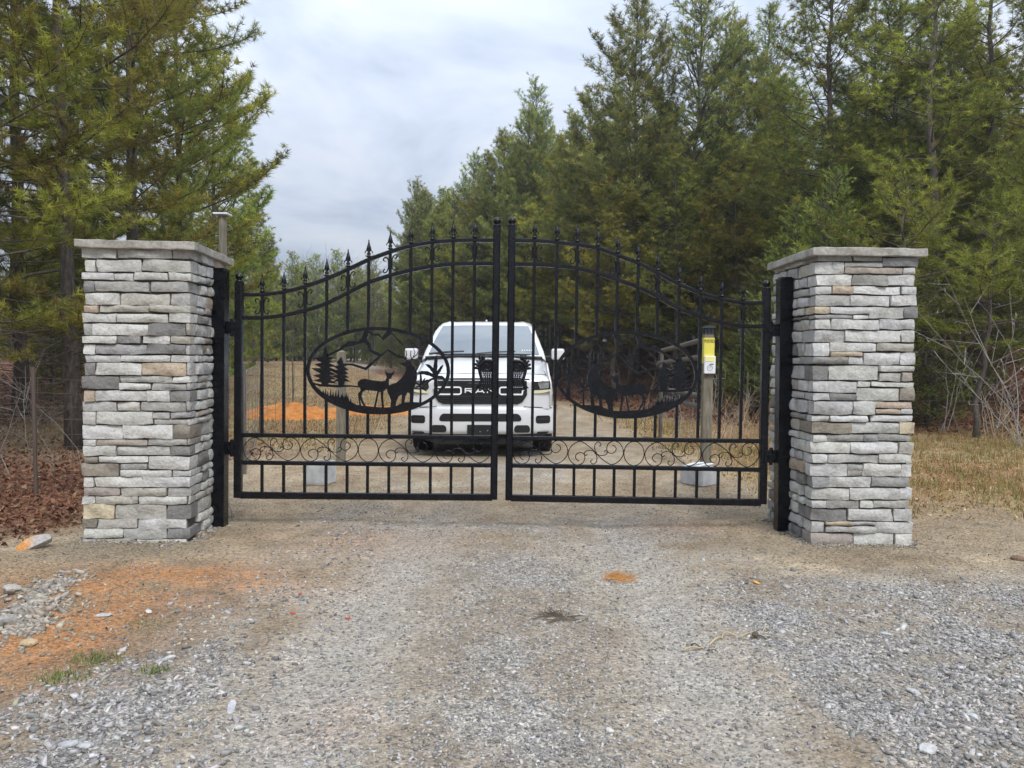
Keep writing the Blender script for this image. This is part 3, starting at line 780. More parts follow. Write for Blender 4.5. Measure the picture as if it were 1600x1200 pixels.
T('pine_tree', 'thin', 1072, 27.5, top(2, 27.5), 'tall airy pine with upright bare shoots, right of the dark pointed one', GR, rz=2.0, wide=1.55)
T('pine_tree', 'spire', 1128, 28.5, top(72, 28.5), 'third pointed pine, a little lower than the airy one beside it', GR, rz=2.7, wide=1.2)
T('pine_tree', 'thin', 1200, 31.0, top(85, 31), 'thin twiggy pine in the dip of the skyline left of the right pillar', GR, rz=0.1, wide=1.5)
T('pine_tree', 'dense2', 1055, 24.5, top(235, 24.5), 'lower dark green pine in front of the tall airy one, behind the right medallion', GR, rz=3.9, wide=1.2)
T('pine_tree', 'dense', 960, 25.5, top(275, 25.5), 'olive bushy pine low behind the right gate leaf, left of its medallion', GR, rz=5.7, wide=1.25)
T('pine_tree', 'dense', 1150, 23.5, top(260, 23.5), 'olive pine behind the posted notice, left of the cedars', GR, rz=2.4, wide=1.2)
T('pine_tree', 'tall', 1290, 21.0, top(-70, 21), 'big dark pine behind the left edge of the right pillar cap', GR, rz=0.6, wide=1.3)
T('pine_tree', 'open', 1462, 18.5, top(-150, 18.5), 'open crowned pine with a long bare grey trunk behind the right pillar cap', GR, rz=1.9, wide=1.2)
T('pine_tree', 'open', 1528, 19.5, top(-120, 19.5), 'second open crowned pine with a dark bare trunk, right of the grey trunked one', GR, rz=4.4, wide=1.15)
T('pine_tree', 'tall', 1385, 21.5, top(-90, 21.5), 'full pine between the big dark pine and the bare grey trunk', GR, rz=3.6, wide=1.2)
T('pine_tree', 'tall', 1640, 18.0, top(-120, 18.0), 'pine at the right edge of the picture, its trunk outside it', GR, rz=0.0, wide=1.2)
GC = 'cedars in front of the right hand woods'
T('cedar_tree', 'cedar', 1300, 17.2, top(262, 17.2), 'largest feathery green cedar, just left of and behind the right pillar', GC, rz=0.5, wide=1.35)
T('cedar_tree', 'cedar', 1232, 19.5, top(320, 19.5), 'middle sized cedar seen above the right gate post', GC, rz=2.5, wide=1.3)
T('cedar_tree', 'cedar', 1178, 20.5, top(405, 20.5), 'low cedar between the posted notice and the right gate post', GC, rz=4.5, wide=1.4)
T('cedar_tree', 'cedar', 1452, 17.5, top(400, 17.5), 'dark small cedar at the right side of the right pillar', GC, rz=1.5, wide=1.2)
T('cedar_seedling', 'cedar', 1532, 20.5, 1.0, 'knee high green seedling alone on the dark leaf litter at the right', GC, rz=1.2, wide=1.1)
GY_ = 'young pines with bright yellow green boughs'
T('young_pine', 'young', 1412, 15.6, top(272, 15.6), 'young bright green pine with layered boughs directly above the right pillar cap', GY_, rz=0.3, wide=1.2)
T('young_pine', 'young', 1528, 15.4, top(325, 15.4), 'young yellow green pine right of the pillar cap, boughs in one flat layer', GY_, rz=2.0, wide=1.25)
T('young_pine', 'young', 1630, 16.5, top(230, 16.5), 'young pine boughs entering at the right edge of the picture', GY_, rz=3.0, wide=1.2)
T('young_pine', 'young', 585, 66.0, 7.5, 'light green young pine far behind the left medallion', GY_, rz=1.0, wide=1.2)

# bare grey trees far behind the field
def bare_tree(seed, H_, spread=0.45, r0=0.12, mat='bark', levels=4):
    r = np.random.default_rng(seed); w = MB()
    def grow(p, d, L, rad, lv):
        pts = [p]; q = p.copy(); dd = d.copy()
        for i in range(3):
            dd = (dd + Vector(r.normal(0, 0.10, 3)) + Vector((0, 0, 0.05))).normalized(); q = q + dd*L/3; pts.append(q.copy())
        w.tube(pts, [rad, rad*0.85, rad*0.7, rad*0.55], 5 if lv > 1 else 3, cap=False)
        if lv == 0: return
        for k in range(int(r.integers(3, 5))):
            f = r.uniform(0.35, 1.0); b = pts[min(int(f*3), 2)].lerp(pts[min(int(f*3)+1, 3)], f*3 % 1)
            nd = (dd + Vector(r.normal(0, spread, 3))).normalized(); nd.z = max(nd.z, 0.05)
            grow(b, nd, L*r.uniform(0.5, 0.75), rad*0.5, lv-1)
    grow(Vector((0, 0, -0.1)), Vector((0, 0, 1)), H_*0.45, r0, levels)
    me = bpy.data.meshes.new('bare_branches'); me.from_pydata(w.v, [], w.f); me.update(); me.materials.append(MAT[mat]); return me
MAT['grey_bark'] = plain('grey_bark', (0.24, 0.22, 0.20), 0.95, var=0.25, scale=3)
MAT['twig'] = plain('pale_twig', (0.30, 0.26, 0.22), 0.9, var=0.3, scale=3)
bt = [bare_tree(41, 12, mat='grey_bark'), bare_tree(42, 12, mat='grey_bark', spread=0.38), bare_tree(43, 12, mat='grey_bark', spread=0.5)]
for i, (px, Y, h) in enumerate([(462, 72, 9.5), (480, 80, 11.8), (497, 76, 11.4), (514, 84, 12.4), (532, 78, 11.6), (548, 86, 12.2), (566, 80, 11.0), (590, 88, 11.8), (612, 90, 12.0), (505, 92, 13.2), (540, 95, 13.4)]):
    x = WX(px, Y); m = bt[i % 3]
    o = link('bare_tree', m, loc=(x, Y, H(x, Y))); o.scale = (h/10.5,)*3; o.rotation_euler.z = i*1.3
    tag(o, 'leafless grey tree in the far tree line between the two woods', 'tree', 'leafless grey trees beyond the field')

# woods behind the rows: a mass, scattered points carrying the same pines
def woods(name, label, pts, kinds, seed, lo=0.5, hi=0.68):
    r = np.random.default_rng(seed)
    vc = bpy.data.collections.new(name+'_kinds')
    for k in kinds:
        me = bpy.data.meshes.new('woods_'+k)
        bm = bmesh.new(); bm.from_mesh(PROTO[k]['trunk']); 
        n0 = len(bm.faces); bm.from_mesh(PROTO[k]['crown']); bm.faces.ensure_lookup_table()
        for f in bm.faces[n0:]: f.material_index = 1
        bm.to_mesh(me); bm.free(); me.materials.append(MAT['bark']); me.materials.append(MAT['needles'])
        vc.objects.link(bpy.data.objects.new('woods_'+k, me))
    me = bpy.data.meshes.new(name); me.vertices.add(len(pts)); me.vertices.foreach_set('co', np.asarray(pts, dtype=np.float32).ravel()); me.update()
    o = link(name, me); tag(o, label, kind='stuff')
    g = bpy.data.node_groups.new(name, 'GeometryNodeTree')
    g.interface.new_socket('Geometry', in_out='INPUT', socket_type='NodeSocketGeometry')
    g.interface.new_socket('Geometry', in_out='OUTPUT', socket_type='NodeSocketGeometry')
    N = g.nodes; gi = N.new('NodeGroupInput'); go = N.new('NodeGroupOutput')
    ip = N.new('GeometryNodeInstanceOnPoints'); ci = N.new('GeometryNodeCollectionInfo')
    ci.inputs['Collection'].default_value = vc; ci.inputs['Separate Children'].default_value = True; ci.inputs['Reset Children'].default_value = True
    ip.inputs['Pick Instance'].default_value = True
    rs = N.new('FunctionNodeRandomValue'); rs.data_type = 'FLOAT'; rs.inputs[2].default_value = lo; rs.inputs[3].default_value = hi; rs.inputs['Seed'].default_value = seed
    rt = N.new('FunctionNodeRandomValue'); rt.data_type = 'FLOAT_VECTOR'; rt.inputs[0].default_value = (0, 0, 0); rt.inputs[1].default_value = (0.03, 0.03, 6.28); rt.inputs['Seed'].default_value = seed+1
    L = g.links
    L.new(gi.outputs[0], ip.inputs['Points']); L.new(ci.outputs[0], ip.inputs['Instance'])
    L.new(rs.outputs[1], ip.inputs['Scale']); L.new(rt.outputs[0], ip.inputs['Rotation'])
    L.new(ip.outputs[0], go.inputs[0])
    md = o.modifiers.new('scatter', 'NODES'); md.node_group = g
    return o
def spots(n, x0, x1, y0, y1, ok, dmin, seed):
    r = np.random.default_rng(seed); out = []
    for _ in range(n*30):
        x, y = r.uniform(x0, x1), r.uniform(y0, y1)
        if not ok(x, y): continue
        if any((x-a)**2+(y-b)**2 < dmin**2 for a, b, _z in out): continue
        out.append((x, y, H(x, y)-0.1))
        if len(out) >= n: break
    return out
edge_r = lambda y: WX(1300, 20) - (y-20)*0.52       # edge of the right woods
woods('woods', 'dark pine woods behind the first row of trees on the right', spots(230, -12, 34, 21, 66, lambda x, y: x > edge_r(y)+2.4 and x > -9+0.0*y and y > 20+0.1*x, 2.0, 5), ['dense', 'dense2', 'tall', 'wide2', 'bushy', 'cedar'], 3, 0.68, 0.92)
woods('woods', 'dense young evergreens filling the woods edge right of the right pillar', spots(34, 9.5, 26, 20, 34, lambda x, y: x > 7.5+0.12*(y-18), 1.7, 25), ['bushy', 'cedar', 'dense2'], 23, 0.5, 0.8)
woods('woods', 'taller pines massed behind the row above the white truck', spots(70, -9, 10, 33, 62, lambda x, y: x > edge_r(y)+1.2 and x > -6.5+0.0*y and x < 0.13*y+2, 2.0, 15), ['dense', 'dense2', 'spire'], 13, 0.86, 1.06)
woods('woods', 'dark pine woods behind the wire mesh fence on the left', spots(90, -34, -6, 9, 62, lambda x, y: x < -8.6-(y-10)*0.215, 2.0, 6), ['wide', 'wide2', 'dense2', 'bushy', 'cedar'], 8, 0.42, 0.62)
woods('tree_line', 'far grey green tree line beyond the field, between the two woods', spots(190, -52, 2, 64, 100, lambda x, y: x < -0.12*y+2 and x > -52, 1.5, 7), ['bushy', 'bushy', 'cedar'], 11, 0.75, 1.05)
# ------------------------------------------------------------------ stone pillars
GREYS = dict(L=(0.525, 0.518, 0.488), g=(0.385, 0.378, 0.354), d=(0.205, 0.20, 0.19), b=(0.26, 0.232, 0.19), t=(0.45, 0.37, 0.28), p=(0.36, 0.315, 0.275), y=(0.52, 0.45, 0.32), m=(0.30, 0.295, 0.28), o=(0.42, 0.40, 0.35))
# (left pillar) rows of the front face in the pixels of an enlarged crop: y0, y1, then x0, x1, tone
LEFT = [
 (62,102,[(65,187,'L'),(192,387,'g'),(390,478,'g')]), (105,150,[(75,115,'L'),(118,278,'L'),(282,458,'g')]),
 (152,180,[(66,178,'L'),(180,250,'L'),(253,373,'L'),(377,466,'L')]), (183,222,[(73,112,'d'),(114,307,'g'),(312,445,'m')]),
 (226,270,[(76,202,'L'),(205,381,'o'),(385,468,'g')]), (268,296,[(74,126,'t'),(130,305,'o'),(310,470,'o')]),
 (298,333,[(61,188,'L'),(192,375,'L'),(380,478,'L')]), (335,380,[(68,100,'g'),(102,305,'L'),(306,440,'d'),(442,472,'o')]),
 (380,408,[(65,190,'L'),(191,277,'m'),(281,383,'L'),(386,466,'o')]), (410,447,[(70,113,'L'),(115,298,'m'),(300,437,'d'),(440,474,'g')]),
 (450,475,[(75,200,'L'),(202,384,'L'),(388,476,'L')]), (478,523,[(72,113,'d'),(115,280,'L'),(284,441,'t'),(443,470,'g')]),
 (525,573,[(62,197,'d')]), (524,549,[(200,388,'L'),(392,474,'L')]), (551,575,[(199,312,'L'),(316,440,'g'),(443,468,'g')]),
 (578,617,[(73,114,'t'),(116,297,'L'),(299,382,'L'),(385,478,'d')]), (618,652,[(67,190,'g'),(193,275,'L'),(279,440,'g'),(443,468,'g')]),
 (654,700,[(68,117,'L'),(119,319,'L')]), (656,678,[(321,382,'g'),(385,466,'m')]), (680,701,[(323,440,'g'),(443,474,'L')]),
 (702,752,[(63,210,'L'),(212,393,'L'),(395,472,'b')]), (753,775,[(68,116,'L'),(119,302,'p'),(304,443,'g'),(445,456,'b')]),
 (777,813,[(73,189,'L'),(191,380,'L'),(383,475,'d')]), (815,838,[(75,122,'b'),(124,303,'L')]), (815,862,[(305,468,'L')]),
 (840,886,[(67,200,'b')]), (840,862,[(202,300,'g')]), (865,888,[(204,387,'L'),(390,466,'L')]),
 (890,925,[(73,109,'L'),(111,282,'L'),(284,466,'L')]), (928,957,[(74,202,'p'),(205,372,'o'),(374,462,'g')]),
 (960,986,[(64,111,'L'),(113,265,'o'),(269,443,'L'),(446,466,'g')]), (988,1040,[(65,183,'y'),(185,370,'o'),(373,462,'d')]),
 (1042,1073,[(63,121,'b'),(122,265,'o'),(268,440,'L')]), (1075,1110,[(72,213,'L'),(215,373,'g'),(374,458,'d')]), (1112,1144,[(66,116,'g'),(118,260,'o'),(263,440,'L')])]
RIGHT = [
 (68,90,[(232,357,'m'),(360,468,'g')]), (76,110,[(470,595,'m')]), (92,136,[(222,283,'L'),(287,327,'L')]), (93,112,[(329,466,'g')]), (113,138,[(330,542,'p'),(545,590,'L')]),
 (140,180,[(226,355,'L'),(357,484,'m'),(487,587,'L')]), (182,212,[(222,281,'L'),(284,359,'t'),(361,533,'L'),(537,593,'L')]),
 (214,255,[(224,346,'g'),(349,495,'L'),(497,593,'L')]), (257,284,[(220,274,'y'),(277,423,'L')]), (258,300,[(420,545,'L'),(547,597,'d')]), (286,302,[(222,357,'m'),(360,415,'L')]),
 (303,342,[(224,276,'L'),(280,453,'L'),(459,586,'L')]), (343,388,[(220,330,'g'),(333,534,'L'),(538,582,'L')]),
 (390,440,[(214,273,'L')]), (390,422,[(277,445,'L'),(449,582,'o')]), (423,441,[(279,393,'t')]), (425,472,[(398,532,'L'),(535,588,'L')]), (442,470,[(212,343,'m'),(346,396,'L')]),
 (474,528,[(214,268,'d'),(270,452,'L')]), (475,497,[(454,582,'L')]), (498,532,[(455,537,'g'),(539,578,'p')]),
 (530,573,[(217,374,'L')]), (533,553,[(376,424,'L'),(427,582,'L')]), (575,602,[(212,275,'g'),(277,369,'d')]), (555,602,[(373,531,'L'),(534,584,'b')]),
 (604,655,[(213,357,'g'),(359,442,'L')]), (605,631,[(444,577,'t')]), (632,651,[(444,535,'t'),(538,577,'L')]),
 (656,680,[(210,271,'L'),(274,413,'L'),(427,580,'L')]), (682,725,[(208,351,'b'),(353,528,'L'),(531,585,'y')]),
 (726,753,[(212,264,'L'),(266,401,'m'),(403,451,'m'),(453,575,'m')]), (755,798,[(206,351,'L'),(352,522,'L'),(527,577,'o')]),
 (799,833,[(210,264,'L'),(266,452,'g'),(454,574,'L')]), (835,881,[(206,339,'L')]), (836,858,[(341,396,'g')]), (860,881,[(342,396,'o')]), (835,881,[(398,537,'L'),(541,578,'L')]),
 (883,922,[(208,269,'m'),(272,426,'L'),(428,568,'m')]), (925,968,[(210,345,'L'),(349,532,'L'),(534,578,'L')]),
 (970,998,[(206,261,'L'),(263,382,'m'),(384,434,'L'),(436,568,'g')]), (1000,1045,[(203,337,'d'),(341,506,'L'),(511,572,'g')]),
 (1047,1087,[(206,254,'L')]), (1046,1061,[(257,357,'t'),(360,447,'g')]), (1064,1088,[(259,443,'g')]), (1048,1090,[(446,578,'L')]),
 (1090,1136,[(205,360,'p'),(364,510,'L'),(513,578,'L')])]

def rock(sx, sy, sz, seed, amp=0.014, rad=0.008):
    """a rough faced block of the given size, centred; uneven edges"""
    r = np.random.default_rng(seed)
    nx_, ny_, nz_ = max(3, min(7, int(sx/0.045)+1)), 2, max(3, min(4, int(sz/0.03)+1))
    key = {}; V = []; F = []
    def vid(i, j, k):
        t = (i, j, k)
        if t not in key: key[t] = len(V); V.append(t)
        return key[t]
    def face(fn, a, b):
        for i in range(a):
            for j in range(b):
                F.append((vid(*fn(i, j)), vid(*fn(i+1, j)), vid(*fn(i+1, j+1)), vid(*fn(i, j+1))))
    face(lambda i, j: (i, 0, j), nx_, nz_); face(lambda i, j: (i, ny_, j) , nx_, nz_)
    face(lambda i, j: (0, i, j), ny_, nz_); face(lambda i, j: (nx_, i, j), ny_, nz_)
    face(lambda i, j: (i, j, 0), nx_, ny_); face(lambda i, j: (i, j, nz_), nx_, ny_)
    g = np.array(V, float)/np.array([nx_, ny_, nz_]) - 0.5
    S = np.array([sx, sy, sz]); p = g*S
    rad = min(rad, 0.3*min(sx, sz, sy))
    inner = np.clip(p, -(S/2-rad), S/2-rad); d = p-inner; l = np.linalg.norm(d, axis=1)
    k = l > 1e-9; p[k] = inner[k] + d[k]/l[k][:, None]*rad
    o = r.uniform(0, 50, 3)
    n = np.stack([vnoise(p[:, 0]*11+o[i]*3+p[:, 2]*7, p[:, 2]*15+p[:, 1]*9+o[i], seed+i)-0.5 for i in range(3)], 1)
    p = p + n*np.array([1.0, 2.0, 1.0])*amp*np.where(np.abs(g) > 0.49, 1, 0.6)
    # split-face bulge
    fr = g[:, 1] < -0.49; p[fr, 1] -= amp*0.5*(1-(2*g[fr, 0])**4)*(1-(2*g[fr, 2])**2)*r.uniform(0.2, 1.3)
    return p, F
def put_rock(parent, cx, cy, cz, sx, sy, sz, tone, seed, turn=0):
    p, F = rock(sx, sy, sz, seed)
    if turn: p = np.stack([-p[:, 1]*turn, p[:, 0], p[:, 2]], 1)
    me = bpy.data.meshes.new('stone'); me.from_pydata(p.tolist(), [], F); me.update()
    bm = bmesh.new(); bm.from_mesh(me); bmesh.ops.recalc_face_normals(bm, faces=bm.faces[:]); bm.to_mesh(me); bm.free()
    me.polygons.foreach_set('use_smooth', np.ones(len(me.polygons), dtype=bool))
    me.set_sharp_from_angle(angle=R(48))
    me.materials.append(MAT['stone'])
    o = link('stone', me, parent, (cx, cy, cz))
    r = random.uniform(0.88, 1.10); c = GREYS[tone]
    o['stone_color'] = (c[0]*r, c[1]*r, c[2]*r*random.uniform(0.97, 1.04))
    return o

def slab(parent, x0, x1, y0, y1, z0, z1):
    m = MB().box(x0, x1, y0, y1, z0, z1, 0.008)
    me = bpy.data.meshes.new('cap'); me.from_pydata(m.v, [], m.f); me.update()
    bm = bmesh.new(); bm.from_mesh(me); bmesh.ops.subdivide_edges(bm, edges=[e for e in bm.edges if e.calc_length() > 0.3], cuts=14, use_grid_fill=True)
    for v in bm.verts:
        n = vnoise(np.array([v.co.x*9+v.co.z*30]), np.array([v.co.y*9+v.co.z*11]), 5)[0]-0.5
        n2 = vnoise(np.array([v.co.x*31]), np.array([v.co.y*31+v.co.z*40]), 9)[0]-0.5
        v.co += Vector((n*0.010, n*0.012+n2*0.006, n2*0.008))
    bm.to_mesh(me); bm.free(); me.materials.append(MAT['cap'])
    return link('cap', me, parent)

def pillar(rows, crop, scale, C0, yaw, inner, clip, label):
    """inner: +1 when the side turned to the drive is at +x; C0 a place on the front face, yaw its turn"""
    du = Vector((math.cos(yaw), math.sin(yaw), 0)); nn = Vector((-du.y, du.x, 0))
    def W(zx, zy):
        zx = min(max(zx, clip[0]), clip[1])
        p = P(crop[0]+zx/scale, crop[1]+zy/scale, 6.0)-EYE
        q = EYE + p*((C0-EYE).dot(nn)/p.dot(nn)); return Vector(((q-C0).dot(du), 0, q.z))
    xs = [W(a, (y0+y1)/2).x for y0, y1, st in rows for a, b, c in st] + [W(b, (y0+y1)/2).x for y0, y1, st in rows for a, b, c in st]
    # corner lines of the front face
    xc = (min(xs)+max(xs))/2
    zt = W(0, rows[0][0]).z; zb = W(300, rows[-1][1]).z
    base = empty('stone_pillar', C0+du*xc-Vector((0, 0, C0.z)), label, 'pillar', 'stone pillars at the gate', yaw)
    DEP = 1.0
    seed = 1000 if inner > 0 else 3000
    xl, xr = np.percentile(xs, 4), np.percentile(xs, 96)
    rows_lim = {}
    for y0, y1, st in rows:
        for a, b, tone in st:
            p0, p1 = W(a, y0), W(b, y1); x0, x1, z1, z0 = p0.x, p1.x, p0.z, p1.z
            sx, sz = x1-x0+0.002, (z1-z0)+0.002
            corner_in = (x1 > xr-0.09) if inner > 0 else (x0 < xl+0.09)
            corner_out = (x0 < xl+0.06) if inner > 0 else (x1 > xr-0.06)
            dep = 0.10
            if corner_in: dep = random.choice([0.12, 0.18, 0.26])
            elif corner_out: dep = 0.16
            proud = random.uniform(-0.006, 0.012)
            put_rock(base, (x0+x1)/2-xc, dep/2-proud, (z0+z1)/2, sx, dep, sz, tone, seed); seed += 1
            if corner_in: rows_lim.setdefault((round(z0, 3), round(z1, 3)), dep)
    # side turned to the drive, and the outer side: courses of their own
    for side in (1, -1):
        zz = zb + 0.0
        xface = (xr if side > 0 else xl) - xc
        if (side > 0) == (inner > 0): seq = sorted(set([k for k in rows_lim]))
        else:
            seq = []; z = zb
            while z < zt-0.02:
                hgt = random.choice([0.06, 0.08, 0.1, 0.12]); seq.append((z, min(z+hgt, zt))); z += hgt
        for z0, z1 in seq:
            yy = rows_lim.get((z0, z1), 0.16) + 0.006
            while yy < DEP-0.04:
                ln = random.uniform(0.14, 0.36); ln = min(ln, DEP-yy)
                if DEP-yy-ln < 0.07: ln = DEP-yy
                tone = random.choices('LgdbtpmoL', [9, 5, 1.6, .8, .5, .6, 1, 2, 4])[0]
                put_rock(base, xface-side*(0.045-random.uniform(-0.005, 0.01)), yy+ln/2, (z0+z1)/2, ln-0.008, 0.10, z1-z0-0.004, tone, seed, turn=side); seed += 1
                yy += ln
    m = MB().box(xl-xc+0.03, xr-xc-0.03, 0.03, DEP, zb-0.25, zt+0.0)
    m.build('mortar_core', MAT['mortar'], base)
    ov = 0.05
    slab(base, xl-xc-ov+(0.02 if inner > 0 else 0), xr-xc+ov, -0.055, DEP+0.05, zt-0.004, zt+0.060)
    # mortar bed showing at the foot
    return base, xl-xc, xr-xc, zt, DEP

c0 = P(293, 850, 6.12); pl = pillar(LEFT, (100, 360), 2.307, c0, R(4.5), 1, (60, 456), 'stacked grey stone pillar carrying the hinges of the left gate leaf, pines behind')
c0 = P(1275, 850, 6.22); pr = pillar(RIGHT, (1180, 370), 2.353, c0, R(0.0), -1, (204, 600), 'stacked grey stone pillar beside the grassy clearing, right gate leaf hung from its post')

# ------------------------------------------------------------------ gate
GYD = 6.75
def G(px, py): p = P(px, py, GYD); return (p.x, p.z)
BL = MAT['black']
def bar_xz(mb, pts, w, d, ch=0.16):
    """bar with eased corners along a path in the plane of the gate: w wide, d deep"""
    pts = [Vector(p) for p in pts]; n = len(pts); vs, fs = [], []
    a, b = w/2, d/2; c = ch*min(w, d)
    sec = [(a, -b+c), (a, b-c), (a-c, b), (-a+c, b), (-a, b-c), (-a, -b+c), (-a+c, -b), (a-c, -b)]
    for i in range(n):
        t = (pts[min(i+1, n-1)]-pts[max(i-1, 0)]).normalized(); nr = Vector((-t.y, t.x))
        for s, y in sec:
            q = pts[i]+nr*s; vs.append((q.x, y, q.y))
    for i in range(n-1):
        for k in range(8):
            k2 = (k+1) % 8; fs.append((i*8+k, (i+1)*8+k, (i+1)*8+k2, i*8+k2))
    fs.append(tuple(range(8))); fs.append(tuple((n-1)*8+k for k in range(7, -1, -1)))
    return mb.add(vs, fs)

def finial(parent, x, z, s=1.0):
    m = MB()
    m.lathe([(0.011*s, -0.02), (0.012*s, 0.008), (0.022*s, 0.012), (0.022*s, 0.02), (0.012*s, 0.026), (0.019*s, 0.038), (0.013*s, 0.05), (0.010*s, 0.058), (0.02*s, 0.066), (0.023*s, 0.08), (0.016*s, 0.105), (0.009*s, 0.13), (0.004*s, 0.15), (0.0062*s, 0.155), (0.001, 0.166)], 0, 0, 8)
    for k in range(4):
        a = math.pi/2*k; c, s_ = math.cos(a), math.sin(a)
        m.tube([(c*0.012, s_*0.012, 0.072), (c*0.026, s_*0.026, 0.064), (c*0.034, s_*0.034, 0.050), (c*0.031, s_*0.031, 0.042)], [0.006, 0.006, 0.005, 0.002], 4)
    return m.build('spear_finial', BL, parent, True, (x, 0, z))

def scurve(path, r=0.0042):
    return MB().tube([(p[0], 0, p[1]) for p in smooth_path(path, 5)], r, 5)

def half_scroll():
    """half of the S scroll in a unit 445 x 195 box about its knot; the other half is this one turned half a circle"""
    A = [(0,0),(-40,-40),(-100,-85),(-140,-90),(-190,-55),(-215,-5),(-208,45),(-180,85),(-140,98),(-100,80),(-85,40),(-95,8),(-125,-2),(-152,15),(-158,38),(-145,58),(-128,66)]
    B = [(0,0),(-30,-18),(-65,-18),(-86,-4),(-88,14),(-74,20),(-66,8)]
    C = [(0,0),(10,40),(5,72),(-16,90),(-36,80),(-38,62),(-24,56)]
    return [A, B, C]

def gate_leaf(sgn, pts, label):
    """sgn +1: hinged at the left. pts: measured places of this leaf"""
    ox, oz = G(*pts['foot']); base = empty('gate_leaf', (ox, GYD, 0), label, 'gate', 'leaves of the iron double gate')
    def L(px, py): x, z = G(px, py); return (x-ox, z)
    # stiles
    for nm, (pt, pb), w in (('hinge_stile', pts['hinge'], 0.066), ('meeting_stile', pts['meet'], 0.062)):
        a, b = L(*pt), L(*pb); m = MB(); bar_xz(m, [b, a], w, w); o = m.build(nm, BL, base)
        f = MB().lathe([(0.034, 0), (0.034, 0.012), (0.02, 0.016), (0.02, 0.022), (0.028, 0.028), (0.034, 0.042), (0.034, 0.052), (0.027, 0.068), (0.012, 0.077), (0.001, 0.079)], 0, 0, 12)
        f.build('ball_finial', BL, o, True, (a[0], 0, a[1]))
    top_c = smooth_path([L(*p) for p in pts['top']], 6); sec_c = smooth_path([L(*p) for p in pts['second']], 6)
    m = MB(); bar_xz(m, top_c, 0.034, 0.040); m.build('top_rail', BL, base)
    m = MB(); bar_xz(m, sec_c, 0.034, 0.040); m.build('arched_rail', BL, base)
    rails = []
    for nm, (pa, pb), w in (('middle_rail', pts['railA'], 0.036), ('lower_rail', pts['railB'], 0.036), ('bottom_rail', pts['railC'], 0.060)):
        a, b = L(*pa), L(*pb); m = MB(); bar_xz(m, [a, b], w, 0.042); m.build(nm, BL, base); rails.append((a, b, w))
    def at(curve, x):
        for i in range(len(curve)-1):
            p, q = curve[i], curve[i+1]
            if (p[0]-x)*(q[0]-x) <= 0 and abs(p[0]-q[0]) > 1e-9: return p[1]+(q[1]-p[1])*(x-p[0])/(q[0]-p[0])
        return curve[0][1]
    def railz(k, x): a, b, w = rails[k]; return a[1]+(b[1]-a[1])*(x-a[0])/(b[0]-a[0])
    ew, eh = pts['oval'][2], pts['oval'][3]; ec = L(*pts['oval'][:2]); sx = GYD/F_PX
    EA, EB = ew*sx, eh*sx
    for i, px in enumerate(pts['pickets']):
        x = L(px, 560)[0]; zt = at(top_c, x)
        u = (x-ec[0])/EA
        zA = railz(0, x); zs = at(sec_c, x)
        w = 0.0125
        def seg(z0, z1): return bar_xz(MB(), [(0, z0), (0, z1)], 2*w, 2*w, 0.15).build('picket', BL, base, False, (x, 0, 0))
        if abs(u) < 0.97:
            hh = EB*math.sqrt(1-u*u); o = seg(ec[1]+hh-0.012, zt-0.010); seg(zA+0.012, ec[1]-hh+0.012)
        else: o = seg(zA+0.012, zt-0.010)
        seg(railz(2, x)+0.028, railz(1, x)-0.016)
        finial(o, 0, zt+0.012)
        if i % 2 == pts['cphase']:
            zm = (zt + zs)/2
            for s in (1, -1):
                if pts.get('nosc') == (i, s): continue
                path = [(s*0.045, 0.034), (s*0.056, 0.042), (s*0.060, 0.056), (s*0.048, 0.067), (s*0.030, 0.062), (s*0.0165, 0.035), (s*0.0150, 0), (s*0.0165, -0.035), (s*0.030, -0.062), (s*0.048, -0.067), (s*0.060, -0.056), (s*0.056, -0.042), (s*0.045, -0.034)]
                slope = (at(top_c, x+s*0.05)-zt)*0.8 if abs(s) else 0
                path = [(p[0], p[1]*0.97+slope*abs(p[0])/0.05) for p in path]
                scurve(path, 0.0060).build('c_scroll', BL, o, True, (0, 0, zm))
    # scroll band
    for kind, x0, x1 in pts['scrolls']:
        a = L(x0, 703); b = L(x1, 703); xc = (a[0]+b[0])/2
        zc = (railz(0, xc)+railz(1, xc))/2; hh = (railz(0, xc)-railz(1, xc))/2-0.018; w = (b[0]-a[0])/2
        m = MB()
        if kind == 'ring':
            m.tube([(math.cos(t*math.pi/16)*w, 0, math.sin(t*math.pi/16)*hh) for t in range(33)], 0.0042, 5, cap=False)
            m.build('oval_ring', BL, base, True, (xc, 0, zc))
        else:
            for tri in half_scroll():
                for s in (1, -1):
                    q = [(p[0]/215*w*s, -p[1]/97*hh*s) for p in tri]
                    m.tube([(p[0], 0.0, p[1]) for p in smooth_path(q, 5)], 0.0042, 5)
            m.lathe([(0.004, -0.012), (0.011, -0.008), (0.011, 0.008), (0.004, 0.012)], 0, 0, 6)
            m.build('scroll', BL, base, True, (xc, 0, zc))
    return base, L, ec, EA, EB

